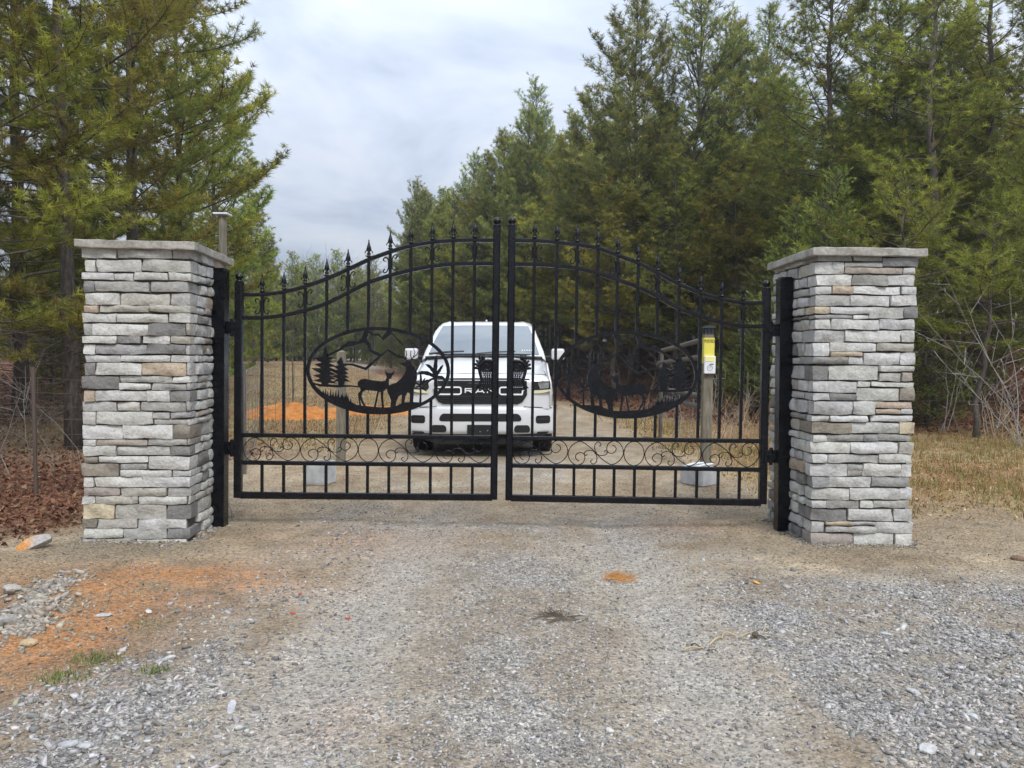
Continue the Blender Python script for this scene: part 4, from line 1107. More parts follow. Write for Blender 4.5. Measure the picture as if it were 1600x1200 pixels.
LG = dict(foot=(372, 777), hinge=((374, 441), (372, 777)), meet=((776.5, 354), (771.5, 780)),
  top=[(377,460.5),(410.8,460),(444.5,456),(478,447.2),(512,435),(545,420.5),(576,406),(610,393.5),(642,384.4),(676,378.6),(708,376),(742,375.3),(774,375.6)],
  second=[(377,496.5),(410.8,496.5),(445,492.5),(478,485),(512,473.5),(545,457),(577,441.5),(610,430.5),(642,422.4),(676,416),(708,412.8),(742,412),(774,412.2)],
  railA=((376, 679.6), (769, 683.6)), railB=((376, 722.5), (769, 727)), railC=((376, 773.5), (769, 777)),
  pickets=[409.6, 443.6, 476.6, 510.2, 543.3, 575.4, 608.8, 640.8, 674, 706.5, 740], cphase=0,
  oval=(591.6, 579.3, 112, 68.2), scrolls=[('S', 380.5, 468.5), ('S', 470, 559), ('ring', 560, 591), ('S', 592, 679), ('S', 681, 767)])
RG = dict(foot=(1194, 787), hinge=((1197.5, 452), (1191, 787)), meet=((800, 353.5), (795, 781)),
  top=[(803,375.8),(845,376.6),(880,380),(903,382.2),(934,388),(965,399),(998,411.5),(1030,428),(1062,444.5),(1095,458),(1129,467.8),(1163,472.8),(1194,473.2)],
  second=[(803,413),(845,413.6),(880,416.6),(903,419.6),(932,426.5),(964,437),(997,449),(1028,464),(1061,482),(1094,494.5),(1127,504),(1161,509.5),(1194,509.8)],
  railA=((798, 684.3), (1188, 689.2)), railB=((798, 727.2), (1188, 734)), railC=((798, 777.8), (1188, 785.3)),
  pickets=[833, 868, 899.5, 931.5, 962.5, 994.5, 1025.5, 1059, 1092.5, 1126, 1159.5], cphase=0,
  oval=(978, 585.3, 111.8, 68.6), scrolls=[('S', 801.5, 887), ('S', 888, 974), ('ring', 975, 1006.5), ('S', 1008, 1096), ('S', 1098, 1186)])
gl, LL, ecl, EA, EB = gate_leaf(1, LG, 'left leaf of the black iron gate, nearer the wooden lamp pole')
gr_, LR, ecr, EAr, EBr = gate_leaf(-1, RG, 'right leaf of the black iron gate, with the yellow notice showing between its bars')

# ---- oval wildlife medallions cut from plate
def medallion(base, ec, EA, EB, flip):
    ZS = 6.154; zc = (1600/260.0*(591.6-460), 6.154*(579.3-490)); k = GYD/F_PX/ZS
    def M(p): return ((p[0]-zc[0])*k*flip, -(p[1]-zc[1])*k)
    def ML(ps): return [M(p) for p in ps]
    root = MB(); n = 64
    for i in range(n):
        a0, a1 = 2*math.pi*i/n, 2*math.pi*(i+1)/n
        q = [(EA*math.cos(a0), EB*math.sin(a0)), (EA*math.cos(a1), EB*math.sin(a1))]
        w = 0.030
        root.prism([q[0], q[1], ((EA-w)*math.cos(a1), (EB-w)*math.sin(a1)), ((EA-w)*math.cos(a0), (EB-w)*math.sin(a0))], -0.020, 0.006)
    md = root.build('medallion', BL, base, False, (ec[0], -0.012, ec[1]))
    y0, y1 = -0.010, 0.000
    def arc(a, b, n=14): return [((EA-0.02)*math.cos(math.radians(a+(b-a)*i/n)), (EB-0.02)*math.sin(math.radians(a+(b-a)*i/n))) for i in range(n+1)]
    # ground with grass
    g = MB(); topl = ML([(228,712),(262,757),(300,790),(350,802),(420,806),(480,818),(540,846),(600,878),(680,888),(780,896),(880,900),(960,894),(1010,872),(1060,850),(1130,845),(1230,848),(1290,826),(1345,775),(1385,748)])
    lo = arc(214, 332) if flip > 0 else [(-p[0], p[1]) for p in arc(214, 332)]
    poly = topl + lo[::-1]
    g.prism(poly, y0, y1); g.build('ground_strip', BL, md)
    g = MB()
    for x, y, by in [(252,736,770),(270,745,780),(285,736,790),(305,726,800),(325,748,808),(352,722,812),(375,744,812),(402,735,812),(428,722,815),(455,768,820),(470,758,825),(490,765,832),(505,758,835),(520,785,845),(545,818,862)]:
        g.prism(ML([(x-13, by), (x-3, (y+by)/2), (x, y), (x+8, (y+by)/2), (x+14, by)]), y0-0.001, y1+0.001)
    g.build('grass_tuft', BL, md)
    # pines
    g = MB(); g.stroke(ML([(165,672),(250,695),(420,702),(545,698),(640,706)]), [0.010, 0.022, 0.024, 0.014, 0.012], y0+0.001, y1-0.001); g.build('branch_bar', BL, md)
    t1 = [(300,315),(318,380),(332,420),(392,430),(340,452),(395,478),(338,478),(408,512),(340,520),(414,552),(346,560),(412,590),(345,600),(414,636),(348,640),(420,678),(335,672),(330,700),(272,700),(265,668),(188,652),(252,628),(182,603),(258,585),(166,532),(262,530),(198,495),(265,478),(194,434),(272,420),(285,375)]
    t2 = [(455,420),(475,480),(515,500),(482,512),(530,548),(486,550),(524,582),(488,590),(532,618),(490,622),(542,658),(490,655),(482,702),(428,702),(425,655),(362,668),(420,628),(352,604),(422,590),(350,552),(426,545),(384,515),(430,500),(412,470)]
    for t in (t1, t2): MB().prism(ML(t), y0, y1+0.002).build('cutout_pine', BL, md)
    # mountains
    g = MB(); g.stroke(ML([(318,412),(450,345),(525,285)]), 0.022, y0, y1)
    g.prism(ML([(440,352),(525,266),(612,276),(650,235),(676,168),(726,168),(702,258),(680,282),(600,304),(500,330)]), y0-0.001, y1+0.001)
    g.prism(ML([(676,270),(702,252),(738,300),(742,345),(848,394),(824,416),(720,364),(704,312)]), y0-0.002, y1+0.002)
    g.stroke(ML([(488,492),(560,492),(690,532),(840,402),(905,350),(990,408),(1085,428)]), [0.018, 0.020, 0.026, 0.020, 0.018, 0.020, 0.014], y0-0.003, y1+0.003)
    g.stroke(ML([(725,172),(750,207),(810,202),(852,244),(905,180)]), 0.017, y0, y1)
    g.prism(ML([(890,168),(942,168),(930,200),(855,262),(838,236)]), y0-0.001, y1+0.001)
    g.stroke(ML([(935,185),(1045,300),(1100,245),(1192,326),(1235,300)]), 0.011, y0-0.002, y1+0.002)
    g.build('mountains', BL, md)
    doe = [(873,543),(900,570),(935,572),(966,543),(956,580),(940,604),(934,625),(914,626),(912,660),(916,690),(892,722),(862,745),(858,800),(868,905),(848,905),(838,820),(834,752),(816,760),(803,830),(788,898),(770,898),(788,820),(802,745),(740,740),(690,736),(660,756),(650,790),(666,840),(692,888),(672,888),(645,842),(634,806),(640,850),(650,886),(632,886),(620,810),(618,770),(642,740),(638,720),(612,690),(616,658),(640,635),(680,627),(760,641),(840,650),(878,643),(892,610),(882,578)]
    MB().prism(ML(doe), y0-0.001, y1+0.001).build('doe', BL, md)
    stag = [(1008,478),(1055,468),(1085,450),(1120,458),(1136,490),(1162,512),(1182,560),(1182,620),(1166,680),(1152,730),(1146,856),(1112,856),(1116,770),(1095,750),(1072,790),(1062,862),(1034,866),(1038,775),(1010,790),(986,840),(974,908),(928,908),(934,830),(914,780),(896,742),(895,700),(930,680),(985,660),(1030,620),(1060,580),(1078,540),(1074,506),(1050,496)]
    MB().prism(ML(stag), y0-0.0005, y1+0.003).build('stag', BL, md)
    g = MB()
    for pth in ([(1098,456),(1060,430),(1030,392),(1032,345)], [(1048,418),(1012,402),(1000,378)], [(1062,432),(1082,392),(1074,350)], [(1112,456),(1142,420),(1160,372),(1146,330)], [(1146,414),(1178,392),(1190,362)], [(1130,436),(1118,396),(1122,352)], [(1120,440),(1165,436),(1192,420)]):
        g.stroke(ML(pth), [0.009, 0.007, 0.005, 0.003][:len(pth)], y0-0.002, y1+0.001)
    g.build('antlers', BL, md)
    def frond(a, c, b, w):
        pts = [( (1-t)**2*a[0]+2*t*(1-t)*c[0]+t*t*b[0], (1-t)**2*a[1]+2*t*(1-t)*c[1]+t*t*b[1]) for t in [i/7 for i in range(8)]]
        ws = [w*k*0.8*(0.45+1.1*math.sin(math.pi*(0.12+0.88*i/7))*(1 if i % 2 else 0.72)) for i in range(8)]; ws[-1] = 0.001
        return MB().stroke(ML(pts), ws, y0-0.001, y1+0.001)
    for tr, fr in (((1362,800,1360,590,46), [((1362,600),(1350,480),(1372,388),34),((1360,600),(1330,500),(1258,482),30),((1362,600),(1400,530),(1432,482),26),((1360,605),(1260,540),(1182,572),34),((1362,605),(1440,590),(1452,650),28),((1362,610),(1290,620),(1262,700),18)]),
                   ((1215,852,1215,680,22), [((1215,690),(1225,620),(1212,560),20),((1215,690),(1260,630),(1302,632),18),((1215,690),(1180,650),(1148,668),18),((1215,700),(1250,710),(1276,745),16),((1215,700),(1180,690),(1162,715),14),((1215,690),(1245,640),(1262,610),14)])):
        g = MB(); g.stroke(ML([(tr[0], tr[1]), ((tr[0]+tr[2])/2+3, (tr[1]+tr[3])/2), (tr[2], tr[3])]), [tr[4]*k, tr[4]*k*0.75, tr[4]*k*0.6], y0, y1+0.002)
        for q_, f in enumerate(fr):
            mb = frond(*f); g.add([(v[0], v[1]+(0.0008*(q_+1))*(1 if v[1] > -0.005 else -1), v[2]) for v in mb.v], mb.f)
        g.build('cutout_bush', BL, md)
    return md
medallion(gl, ecl, EA, EB, 1)
medallion(gr_, ecr, EAr, EBr, -1)

# ---- scaled corbel plates at the meeting stiles (pierced like fish scales)
def corbel(base, L, flip, x0):
    k = GYD/F_PX/5.0
    cx, cy = 866, 530                         # zoomed place of the stile edge in the crop
    def M(p): return (flip*(cx-p[0])*k*-1, -(p[1]-cy)*k)
    m = MB(); th0, th1 = -0.016, 0.004
    nxp, nyp = 9, 10
    for j in range(nyp):
        y_ = 490 + j*15.8; wl = 752 + 26*math.sin(math.pi*min(1, (j+0.5)/nyp)) - (10 if j > 8 else 0)
        n = int((860-wl)/15)
        for i in range(n):
            a, b = wl+(860-wl)*i/n, wl+(860-wl)*(i+1)/n; c_, d_ = (a+b)/2, y_+7.9; r_ = 3.4
            o = [M((a, y_)), M((b, y_)), M((b, y_+15.8)), M((a, y_+15.8))]
            h = [M((c_, d_-r_*1.2)), M((c_+r_*1.25, d_)), M((c_, d_+r_*1.2)), M((c_-r_*1.25, d_))]
            vs = [(p[0], th0, p[1]) for p in o] + [(p[0], th0, p[1]) for p in h] + [(p[0], th1, p[1]) for p in o] + [(p[0], th1, p[1]) for p in h]
            fs = []
            for q in range(4):
                q2 = (q+1) % 4
                fs += [(q, q2, 4+q), (q2, 4+q2, 4+q), (8+q, 12+q, 8+q2), (8+q2, 12+q, 12+q2), (4+q, 4+q2, 12+q2, 12+q)]
            m.add(vs, fs)
    pl_ = m.build('scale_plate', BL, base, False, (x0[0], 0, x0[1]))
    def cen(path, r, nm):
        MB().tube([(M(p)[0], -0.016, M(p)[1]) for p in smooth_path(path, 5)], r, 6).build(nm, BL, pl_, True)
    cen([(742,640),(752,600),(765,570),(752,520),(745,470),(765,432),(800,420),(850,420)], 0.016, 'rim')
    cen([(862,425),(830,430),(840,470),(815,492),(785,480),(780,455),(800,444),(815,458),(803,468)], 0.009, 'volute')
    MB().prism([M(p) for p in [(752,500),(742,460),(765,428),(862,418),(862,500)]], -0.012, 0.0).build('head_plate', BL, pl_)
    for a in (176, 196, 215, 234, 253, 272):
        r0, r1 = 42, 92 + (6 if a in (222, 240) else 0); c = (795, 470) if a < 250 else (775, 462)
        p0 = (c[0]+r0*math.cos(R(a)), c[1]+r0*math.sin(R(a))); p1 = (c[0]+r1*math.cos(R(a)), c[1]+r1*math.sin(R(a)))
        MB().tube([(M(p0)[0], -0.010, M(p0)[1]), (M(((p0[0]+p1[0])/2, (p0[1]+p1[1])/2))[0], -0.02, M(((p0[0]+p1[0])/2, (p0[1]+p1[1])/2))[1]), (M(p1)[0], -0.014, M(p1)[1])], [0.012, 0.017, 0.010], 6).build('claw', BL, pl_, True)
    for q in ([(760,610),(735,618),(722,632)], [(765,622),(748,640),(745,656)], [(790,640),(782,655),(788,662)], [(815,644),(812,655),(818,660)]):
        MB().tube([(M(p)[0], -0.01, M(p)[1]) for p in q], [0.008, 0.008, 0.004], 5).build('foot_curl', BL, pl_, True)
xa = LL(600+866/5, 480+530/5); xb = LR(600+985/5, 480+530/5)
corbel(gl, LL, 1, xa)
corbel(gr_, LR, -1, xb)

# ------------------------------------------------------------------ gate posts
def gate_post(name_pts, sgn, label, br):
    (tx, ty), (bx, by), Y = name_pts
    t, b = P(tx, ty, Y), P(bx, by, Y); o = empty('gate_post', (b.x, Y, 0), label, 'post', 'square steel posts of the gate')
    m = MB(); w = 0.056
    m.add([(s*w, q*w, b.z-0.3) for s, q in ((-1,-1),(1,-1),(1,1),(-1,1))] + [(t.x-b.x+s*w, q*w, t.z) for s, q in ((-1,-1),(1,-1),(1,1),(-1,1))],
          [(3,2,1,0),(4,5,6,7),(0,1,5,4),(1,2,6,5),(2,3,7,6),(3,0,4,7)]); m.build('shaft', BL, o)
    z = t.z; dx = t.x-b.x
    m = MB(); m.box(dx-0.064, dx+0.064, -0.064, 0.064, z, z+0.014, 0.004); m.box(dx-0.05, dx+0.05, -0.05, 0.05, z+0.014, z+0.026, 0.006); m.build('post_cap', BL, o)
    for py in br['hinge']:
        c = P(br['hx'], py, Y); x = c.x-b.x
        h = MB(); h.tube([(x, 0, c.z-0.075), (x, 0, c.z+0.075)], 0.016, 10); h.box(x-0.055, x+0.055, -0.012, 0.012, c.z-0.055, c.z+0.055, 0.003)
        h.box(x-0.03, x+0.03, -0.03, -0.012, c.z-0.02, c.z+0.02, 0.004)
        h.build('hinge', BL, o)
    for py in br['wall']:
        c = P(br['wx'], py, Y); x = c.x-b.x
        h = MB(); h.box(min(x, -sgn*0.05), max(x, -sgn*0.05), -0.05, 0.02, c.z-0.055, c.z+0.055, 0.006)
        h.tube([(x+sgn*0.03, -0.05, c.z), (x+sgn*0.03, -0.066, c.z)], 0.018, 6)
        h.build('wall_bracket', BL, o)
    return o
gate_post(((344.5, 424), (343, 822), 6.72), 1, 'black square steel post against the left stone pillar, wire loop at its foot', dict(hinge=(512, 700), hx=362, wall=(570, 680), wx=322))
gate_post(((1226, 438), (1222.5, 822), 6.72), -1, 'black square steel post against the right stone pillar', dict(hinge=(516, 713), hx=1204.5, wall=(586, 690), wx=1245))
# ------------------------------------------------------------------ white pickup truck facing the gate
def m_paint():
    t = NT('white_paint'); n = t.noise(3, 5); 
    t.color(t.ramp(n, [(0.3, (0.58, 0.59, 0.60)), (0.7, (0.64, 0.64, 0.64))])); t.set(Roughness=0.28)
    t.b.inputs['Coat Weight'].default_value = 0.6; t.b.inputs['Coat Roughness'].default_value = 0.06
    return t.m
MAT['paint'] = m_paint()
def m_glass():
    t = NT('windscreen_glass'); t.color((0.04, 0.06, 0.065)); t.set(Roughness=0.03, IOR=1.75); t.b.inputs['Specular IOR Level'].default_value = 1.0
    t.b.inputs['Coat Weight'].default_value = 1.0; t.b.inputs['Coat IOR'].default_value = 1.55; t.b.inputs['Coat Roughness'].default_value = 0.02
    return t.m
MAT['glass'] = m_glass()
MAT['dark_plastic'] = plain('dark_plastic', (0.005, 0.005, 0.0055), 0.5, var=0.2)
MAT['tyre'] = plain('tyre_rubber', (0.010, 0.0095, 0.009), 0.85, var=0.4, scale=14)
MAT['lens'] = plain('lamp_lens', (0.30, 0.31, 0.31), 0.08, 0.3, var=0.4, scale=14)
MAT['chrome'] = plain('bright_metal', (0.62, 0.63, 0.64), 0.16, 1.0, var=0.05)
MAT['rim_metal'] = plain('wheel_metal', (0.35, 0.35, 0.36), 0.35, 0.9)
MAT['letter'] = plain('white_letter', (0.78, 0.79, 0.80), 0.4, var=0.03)
MAT['amber'] = plain('pale_amber_lens', (0.66, 0.62, 0.42), 0.2, var=0.08)
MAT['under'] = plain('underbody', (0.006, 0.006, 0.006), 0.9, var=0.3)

TY = 10.95; TX = WX(751.8, TY); TZ = H(TX, TY+1.2) + 0.0
tr = empty('pickup_truck', (TX, TY, TZ), 'white pickup truck parked on the drive behind the closed gate, facing it', 'truck')
tr.rotation_euler = (0, R(-0.55), 0)
PA = MAT['paint']
def grid_part(name, rows, mat, parent=None, smooth=True, sub=0, mirror=True):
    """rows: list of half rows [(x,y,z)..] from the outside to the middle; mirrored about x = 0"""
    V, F = [], []
    for r_ in rows:
        full = list(r_) + ([(-x, y, z) for x, y, z in r_[::-1][1:]] if mirror else [])
        V.append(full)
    n = len(V[0]); vs = [p for r_ in V for p in r_]
    for i in range(len(V)-1):
        for k in range(n-1): F.append((i*n+k, i*n+k+1, (i+1)*n+k+1, (i+1)*n+k))
    me = bpy.data.meshes.new(name); me.from_pydata(vs, [], F); me.update()
    bm = bmesh.new(); bm.from_mesh(me)
    if sub:
        bmesh.ops.subdivide_edges(bm, edges=bm.edges[:], cuts=sub, use_grid_fill=True, smooth=0.9)
    bmesh.ops.recalc_face_normals(bm, faces=bm.faces[:]); bm.to_mesh(me); bm.free()
    if smooth: me.polygons.foreach_set('use_smooth', np.ones(len(me.polygons), dtype=bool))
    me.materials.append(mat); return link(name, me, parent or tr)
# fenders and hood
def prof(y, zs, zh, zc, w=1.03, we=0.95):
    return [(w-0.005, y, 0.74), (w+0.005, y, 0.86), (w, y, zs-0.08), (w-0.035, y, zs), (we, y, zs+(zh-zs)*0.75), (we-0.10, y, zh), (0.60, y, zh+(zc-zh)*0.55), (0.52, y, zh+(zc-zh)*0.92), (0.25, y, zc), (0, y, zc+0.004)]
body = grid_part('hood', [prof(0.03, 1.03, 1.105, 1.115, 0.985, 0.93), prof(0.10, 1.06, 1.145, 1.16, 1.02, 0.94), prof(0.25, 1.09, 1.185, 1.20), prof(0.45, 1.13, 1.22, 1.245), prof(0.70, 1.17, 1.265, 1.30),
   prof(1.0, 1.22, 1.32, 1.365), prof(1.25, 1.27, 1.37, 1.425), prof(1.45, 1.31, 1.41, 1.47)], PA, sub=1)
# seam of the hood front
MB().tube([(-0.70, 0.018, 1.118), (-0.35, 0.004, 1.126), (0, 0.0, 1.128), (0.35, 0.004, 1.126), (0.70, 0.018, 1.118)], 0.011, 5).build('grille_lip', MAT['dark_plastic'], tr)
MB().tube([(-0.94, 0.235, 1.182), (-0.6, 0.225, 1.192), (0, 0.215, 1.197), (0.6, 0.225, 1.192), (0.94, 0.235, 1.182)], 0.006, 5).build('hood_seam', MAT['dark_plastic'], tr)
for s in (-1, 1):
    MB().tube([(s*0.945, 0.24, 1.166), (s*0.93, 0.5, 1.212), (s*0.915, 0.8, 1.262), (s*0.905, 1.1, 1.322), (s*0.93, 1.36, 1.385)], 0.008, 5).build('hood_seam', MAT['dark_plastic'], tr)
    MB().tube([(s*0.53, 0.30, 1.207), (s*0.52, 0.7, 1.300), (s*0.50, 1.1, 1.388), (s*0.48, 1.25, 1.424)], 0.007, 5).build('hood_crease', PA, tr)
# nose face behind the grille and lamps
grid_part('nose_panel', [[(0.985, 0.045, 0.70), (0.7, 0.015, 0.70), (0.3, 0.0, 0.70), (0, -0.002, 0.70)], [(1.005, 0.055, 0.86), (0.7, 0.012, 0.86), (0.3, 0, 0.86), (0, -0.002, 0.86)],
   [(0.995, 0.05, 1.0), (0.7, 0.012, 1.0), (0.3, 0, 1.0), (0, -0.002, 1.0)], [(0.965, 0.045, 1.105), (0.7, 0.02, 1.118), (0.3, 0.012, 1.125), (0, 0.010, 1.126)], [(0.94, 0.10, 1.146), (0.7, 0.09, 1.152), (0.3, 0.09, 1.158), (0, 0.09, 1.161)]], PA, sub=1)
# bumper
def bump_y(x): return -0.06 + 0.15*(abs(x)/1.04)**3
def brow(z, dy, w=1.04): return [(x*w, bump_y(x)+dy, z) for x in (1.04, 1.0, 0.94, 0.8, 0.6, 0.4, 0.2, 0)]
brs = [[(1.045, 0.40, z) for x in range(1)] + brow(z, dy, 1.0) for z, dy in ((0.335, 0.05), (0.345, 0.012), (0.40, 0.0), (0.49, -0.004), (0.60, 0.0), (0.69, 0.0), (0.725, 0.018), (0.735, 0.07))]
bumper = grid_part('bumper', brs, PA, sub=0)
def inset(name, x0, x1, z0, z1, rad, mat, parent, proud=0.006, taper=0.0, dy=0.0):
    """rounded opening following the curve of the bumper"""
    pts = []
    for cx, cz, a0 in ((x1-rad, z1-rad, 0), (x0+rad, z1-rad, 90), (x0+rad, z0+rad, 180), (x1-rad, z0+rad, 270)):
        for k in range(6):
            a = R(a0+18*k); px = cx+rad*math.cos(a); pz = cz+rad*math.sin(a)
            f = (pz-z0)/(z1-z0); px = (px-(x0+x1)/2)*(1-taper*f)+(x0+x1)/2; pts.append((px, pz))
    # fan in columns so that it bends with the bumper
    bm = bmesh.new(); vs = [bm.verts.new((p[0], 0, p[1])) for p in pts]; f = bm.faces.new(vs)
    for k in range(1, 12):
        xx = x0+(x1-x0)*k/12
        bmesh.ops.bisect_plane(bm, geom=bm.verts[:]+bm.edges[:]+bm.faces[:], plane_co=(xx, 0, 0), plane_no=(1, 0, 0))
    ex = bmesh.ops.extrude_face_region(bm, geom=bm.faces[:])
    for v in [g_ for g_ in ex['geom'] if isinstance(g_, bmesh.types.BMVert)]: v.co.y += 0.03
    for v in bm.verts: v.co.y += bump_y(v.co.x)-proud+dy
    bmesh.ops.recalc_face_normals(bm, faces=bm.faces[:])
    me = bpy.data.meshes.new(name); bm.to_mesh(me); bm.free(); me.materials.append(mat); return link(name, me, parent)
DP = MAT['dark_plastic']
MAT['slat'] = plain('grille_slat', (0.04, 0.041, 0.043), 0.3, 0.5)
inset('lower_intake', -0.60, 0.60, 0.522, 0.632, 0.05, DP, bumper, taper=0.07)
for s in (-1, 1):
    a, b = sorted((s*0.79, s*1.0)); fo = inset('fog_lamp', a, b, 0.488, 0.602, 0.035, DP, bumper)
    a, b = sorted((s*0.815, s*0.965)); inset('fog_lens', a, b, 0.536, 0.566, 0.013, MAT['slat'], fo, proud=0.010)
    a, b = sorted((s*0.475, s*0.715)); inset('bumper_vent', a, b, 0.362, 0.468, 0.045, DP, bumper, taper=0.12)
    MB().tube([(s*0.62, bump_y(0.62)-0.004, 0.735), (s*0.69, bump_y(0.69)-0.004, 0.725), (s*1.03, bump_y(1.0)+0.005, 0.712)], 0.006, 5).build('bumper_seam', DP, tr)
# licence plate bracket
pb = MB().box(-0.185, 0.185, -0.085, -0.064, 0.325, 0.475, 0.006).build('plate_bracket', DP, bumper)
for x, z in ((-0.095, 0.395), (0.0, 0.380), (0.105, 0.395)):
    MB().tube([(x, -0.086, z), (x, -0.091, z)], 0.009, 8).build('bolt', MAT['chrome'], pb)
# grille
gr = MB().prism([(-0.66, 1.10), (0.66, 1.10), (0.665, 0.90), (0.60, 0.80), (0.53, 0.765), (-0.53, 0.765), (-0.60, 0.80), (-0.665, 0.90)], -0.012, 0.03).build('grille', DP, tr)
MAT['slat'] = plain('grille_slat', (0.04, 0.041, 0.043), 0.3, 0.5)
for z, w in ((1.075, 0.64), (1.048, 0.65), (1.022, 0.655), (0.868, 0.625), (0.838, 0.60), (0.808, 0.575), (0.782, 0.54)):
    MB().box(-w, w, -0.026, -0.010, z-0.007, z+0.007, 0.003).build('slat', MAT['slat'], gr)
def frame(pts, w): 
    m = MB(); m.stroke(pts+[pts[0]], w, -0.035, -0.012); return m
for s in (-1, 1):
    q = [(s*0.665, 1.006), (s*0.30, 1.006), (s*0.285, 0.998), (s*0.275, 0.985), (s*0.275, 0.925), (s*0.285, 0.912), (s*0.30, 0.905), (s*0.60, 0.905)]
    m = MB(); m.stroke(q, 0.021, -0.036, -0.013); m.stroke([(s*0.665, 1.0), (s*0.60, 0.958), (s*0.595, 0.908)], 0.022, -0.034, -0.012)
    m.build('grille_bracket', MAT['letter'], gr)
# letters R A M
lt = []
def letter(strokes, x0, w):
    m = MB()
    for k, st in enumerate(strokes):
        m.stroke([(x0+p[0]*w, 0.925+p[1]*0.066) for p in st], 0.014, -0.034-0.001*k, -0.012)
    m.build('letter', MAT['letter'], gr)
letter([[(0, 0), (0, 1)], [(0, 0.92), (0.8, 0.92), (1, 0.85), (1, 0.6), (0.8, 0.5), (0, 0.48)], [(0.45, 0.5), (1.0, 0.0)]], -0.215, 0.105)
letter([[(0, 0), (0.45, 1), (0.55, 1), (1, 0)], [(0.22, 0.3), (0.78, 0.3)]], -0.065, 0.12)
letter([[(0, 0), (0, 1), (0.5, 0.35), (1, 1), (1, 0)]], 0.10, 0.125)
# headlamps
for s in (-1, 1):
    def q(ps): return [(s*x, z) for x, z in ps]
    h = MB().prism(q([(0.745, 1.085), (0.99, 1.095), (1.0, 0.985), (0.76, 0.965), (0.735, 1.0)]), 0.004, 0.06).build('headlamp', DP, tr)
    MB().prism(q([(0.82, 1.072), (0.975, 1.08), (0.975, 1.0), (0.85, 0.988)]), -0.006, 0.05).build('lens', MAT['lens'], h)
    fr_ = MB().stroke(q([(0.82, 1.072), (0.975, 1.08), (0.975, 1.0), (0.85, 0.988), (0.82, 1.072)]), 0.008, -0.012, -0.004); fr_.build('lens_rim', MAT['chrome'], h)
    MB().prism(q([(0.85, 1.058), (0.90, 1.062), (0.90, 1.012), (0.86, 1.008)]), -0.010, 0.02).build('projector', MAT['chrome'], h)
    MB().prism(q([(0.735, 0.958), (1.0, 0.978), (1.0, 0.955), (0.90, 0.93), (0.75, 0.915)]), 0.002, 0.05).build('marker_lamp', MAT['amber'], h)
# cab
def cab(y, z, w): return [(w+0.02, y, z-0.02), (w, y, z), (w*0.8, y-0.02, z+0.012), (w*0.4, y-0.04, z+0.02), (0, y-0.05, z+0.022)]
ws_b, ws_t = (1.36, 1.44, 0.935), (2.16, 1.945, 0.765)
# screen surround, pillars and roof as one shell
rows = [[(0.985, 1.34, 1.36), (0.95, 1.30, 1.41), (0.7, 1.26, 1.43), (0.35, 1.24, 1.44), (0, 1.235, 1.442)]]
for t in (0.0, 0.33, 0.66, 1.0):
    y = ws_b[0]+(ws_t[0]-ws_b[0])*t; z = ws_b[1]+(ws_t[1]-ws_b[1])*t + 0.03*math.sin(math.pi*t); w = ws_b[2]+(ws_t[2]-ws_b[2])*t
    rows.append([(w+0.045, y+0.03, z-0.012), (w+0.01, y, z), (w*0.7, y-0.03, z+0.006), (w*0.35, y-0.05, z+0.01), (0, y-0.055, z+0.011)])
for y, z, w in ((2.24, 1.985, 0.752), (2.36, 2.02, 0.742), (2.7, 2.045, 0.74), (3.4, 2.05, 0.74), (4.0, 2.02, 0.73), (4.12, 1.95, 0.74), (4.25, 1.40, 0.90)):
    rows.append([(w+0.055, y+0.02, z-0.055), (w+0.01, y, z-0.012), (w*0.7, y-0.02, z+0.004), (w*0.35, y-0.03, z+0.008), (0, y-0.03, z+0.009)])
cabm = grid_part('cab', rows, PA, sub=1)
# windscreen: a curved pane just proud of the shell
rows = []
for t in np.linspace(0.03, 0.985, 7):
    y = ws_b[0]+(ws_t[0]-ws_b[0])*t; z = ws_b[1]+(ws_t[1]-ws_b[1])*t + 0.03*math.sin(math.pi*t); w = (ws_b[2]+(ws_t[2]-ws_b[2])*t)-0.045
    rows.append([(w, y-0.022, z+0.022), (w*0.7, y-0.056, z+0.028), (w*0.35, y-0.075, z+0.032), (0, y-0.080, z+0.033)])
wsn = grid_part('windscreen', rows, MAT['glass'], sub=1)
MB().box(-0.10, 0.09, 1.975, 1.99, 1.80, 1.885, 0.01).build('mirror_mount', plain('grey_plastic', (0.16, 0.17, 0.18), 0.5), wsn)
def on_screen(x, t, up=0.02):
    y = ws_b[0]+(ws_t[0]-ws_b[0])*t; z = ws_b[1]+(ws_t[1]-ws_b[1])*t + 0.03*math.sin(math.pi*t)
    return Vector((x, y-0.055-0.012+0.05*abs(x)**1.5, z+0.016+up))
for a, b in ((-0.88, -0.32), (-0.12, 0.50)):
    MB().tube([on_screen(a, 0.02, 0.022), on_screen((a+b)/2, 0.055, 0.026), on_screen(b, 0.075, 0.022)], [0.014, 0.018, 0.020], 5).build('wiper', DP, tr)
MB().tube([(-0.93, 1.30, 1.432), (-0.5, 1.245, 1.452), (0, 1.225, 1.460), (0.5, 1.245, 1.452), (0.93, 1.30, 1.432)], 0.018, 6).build('cowl', DP, tr)
stk = MB()
for k in range(6):
    p = on_screen(0.60+0.038*k, 0.13, 0.010); stk.box(p.x, p.x+0.022, p.y-0.03, p.y-0.026, p.z-0.012+0.004*(k % 2), p.z+0.012)
stk.build('sticker', MAT['letter'], wsn)
MB().tube([(0, 2.5, 2.05), (0, 2.53, 2.085)], [0.022, 0.008], 6).build('antenna_fin', PA, tr)
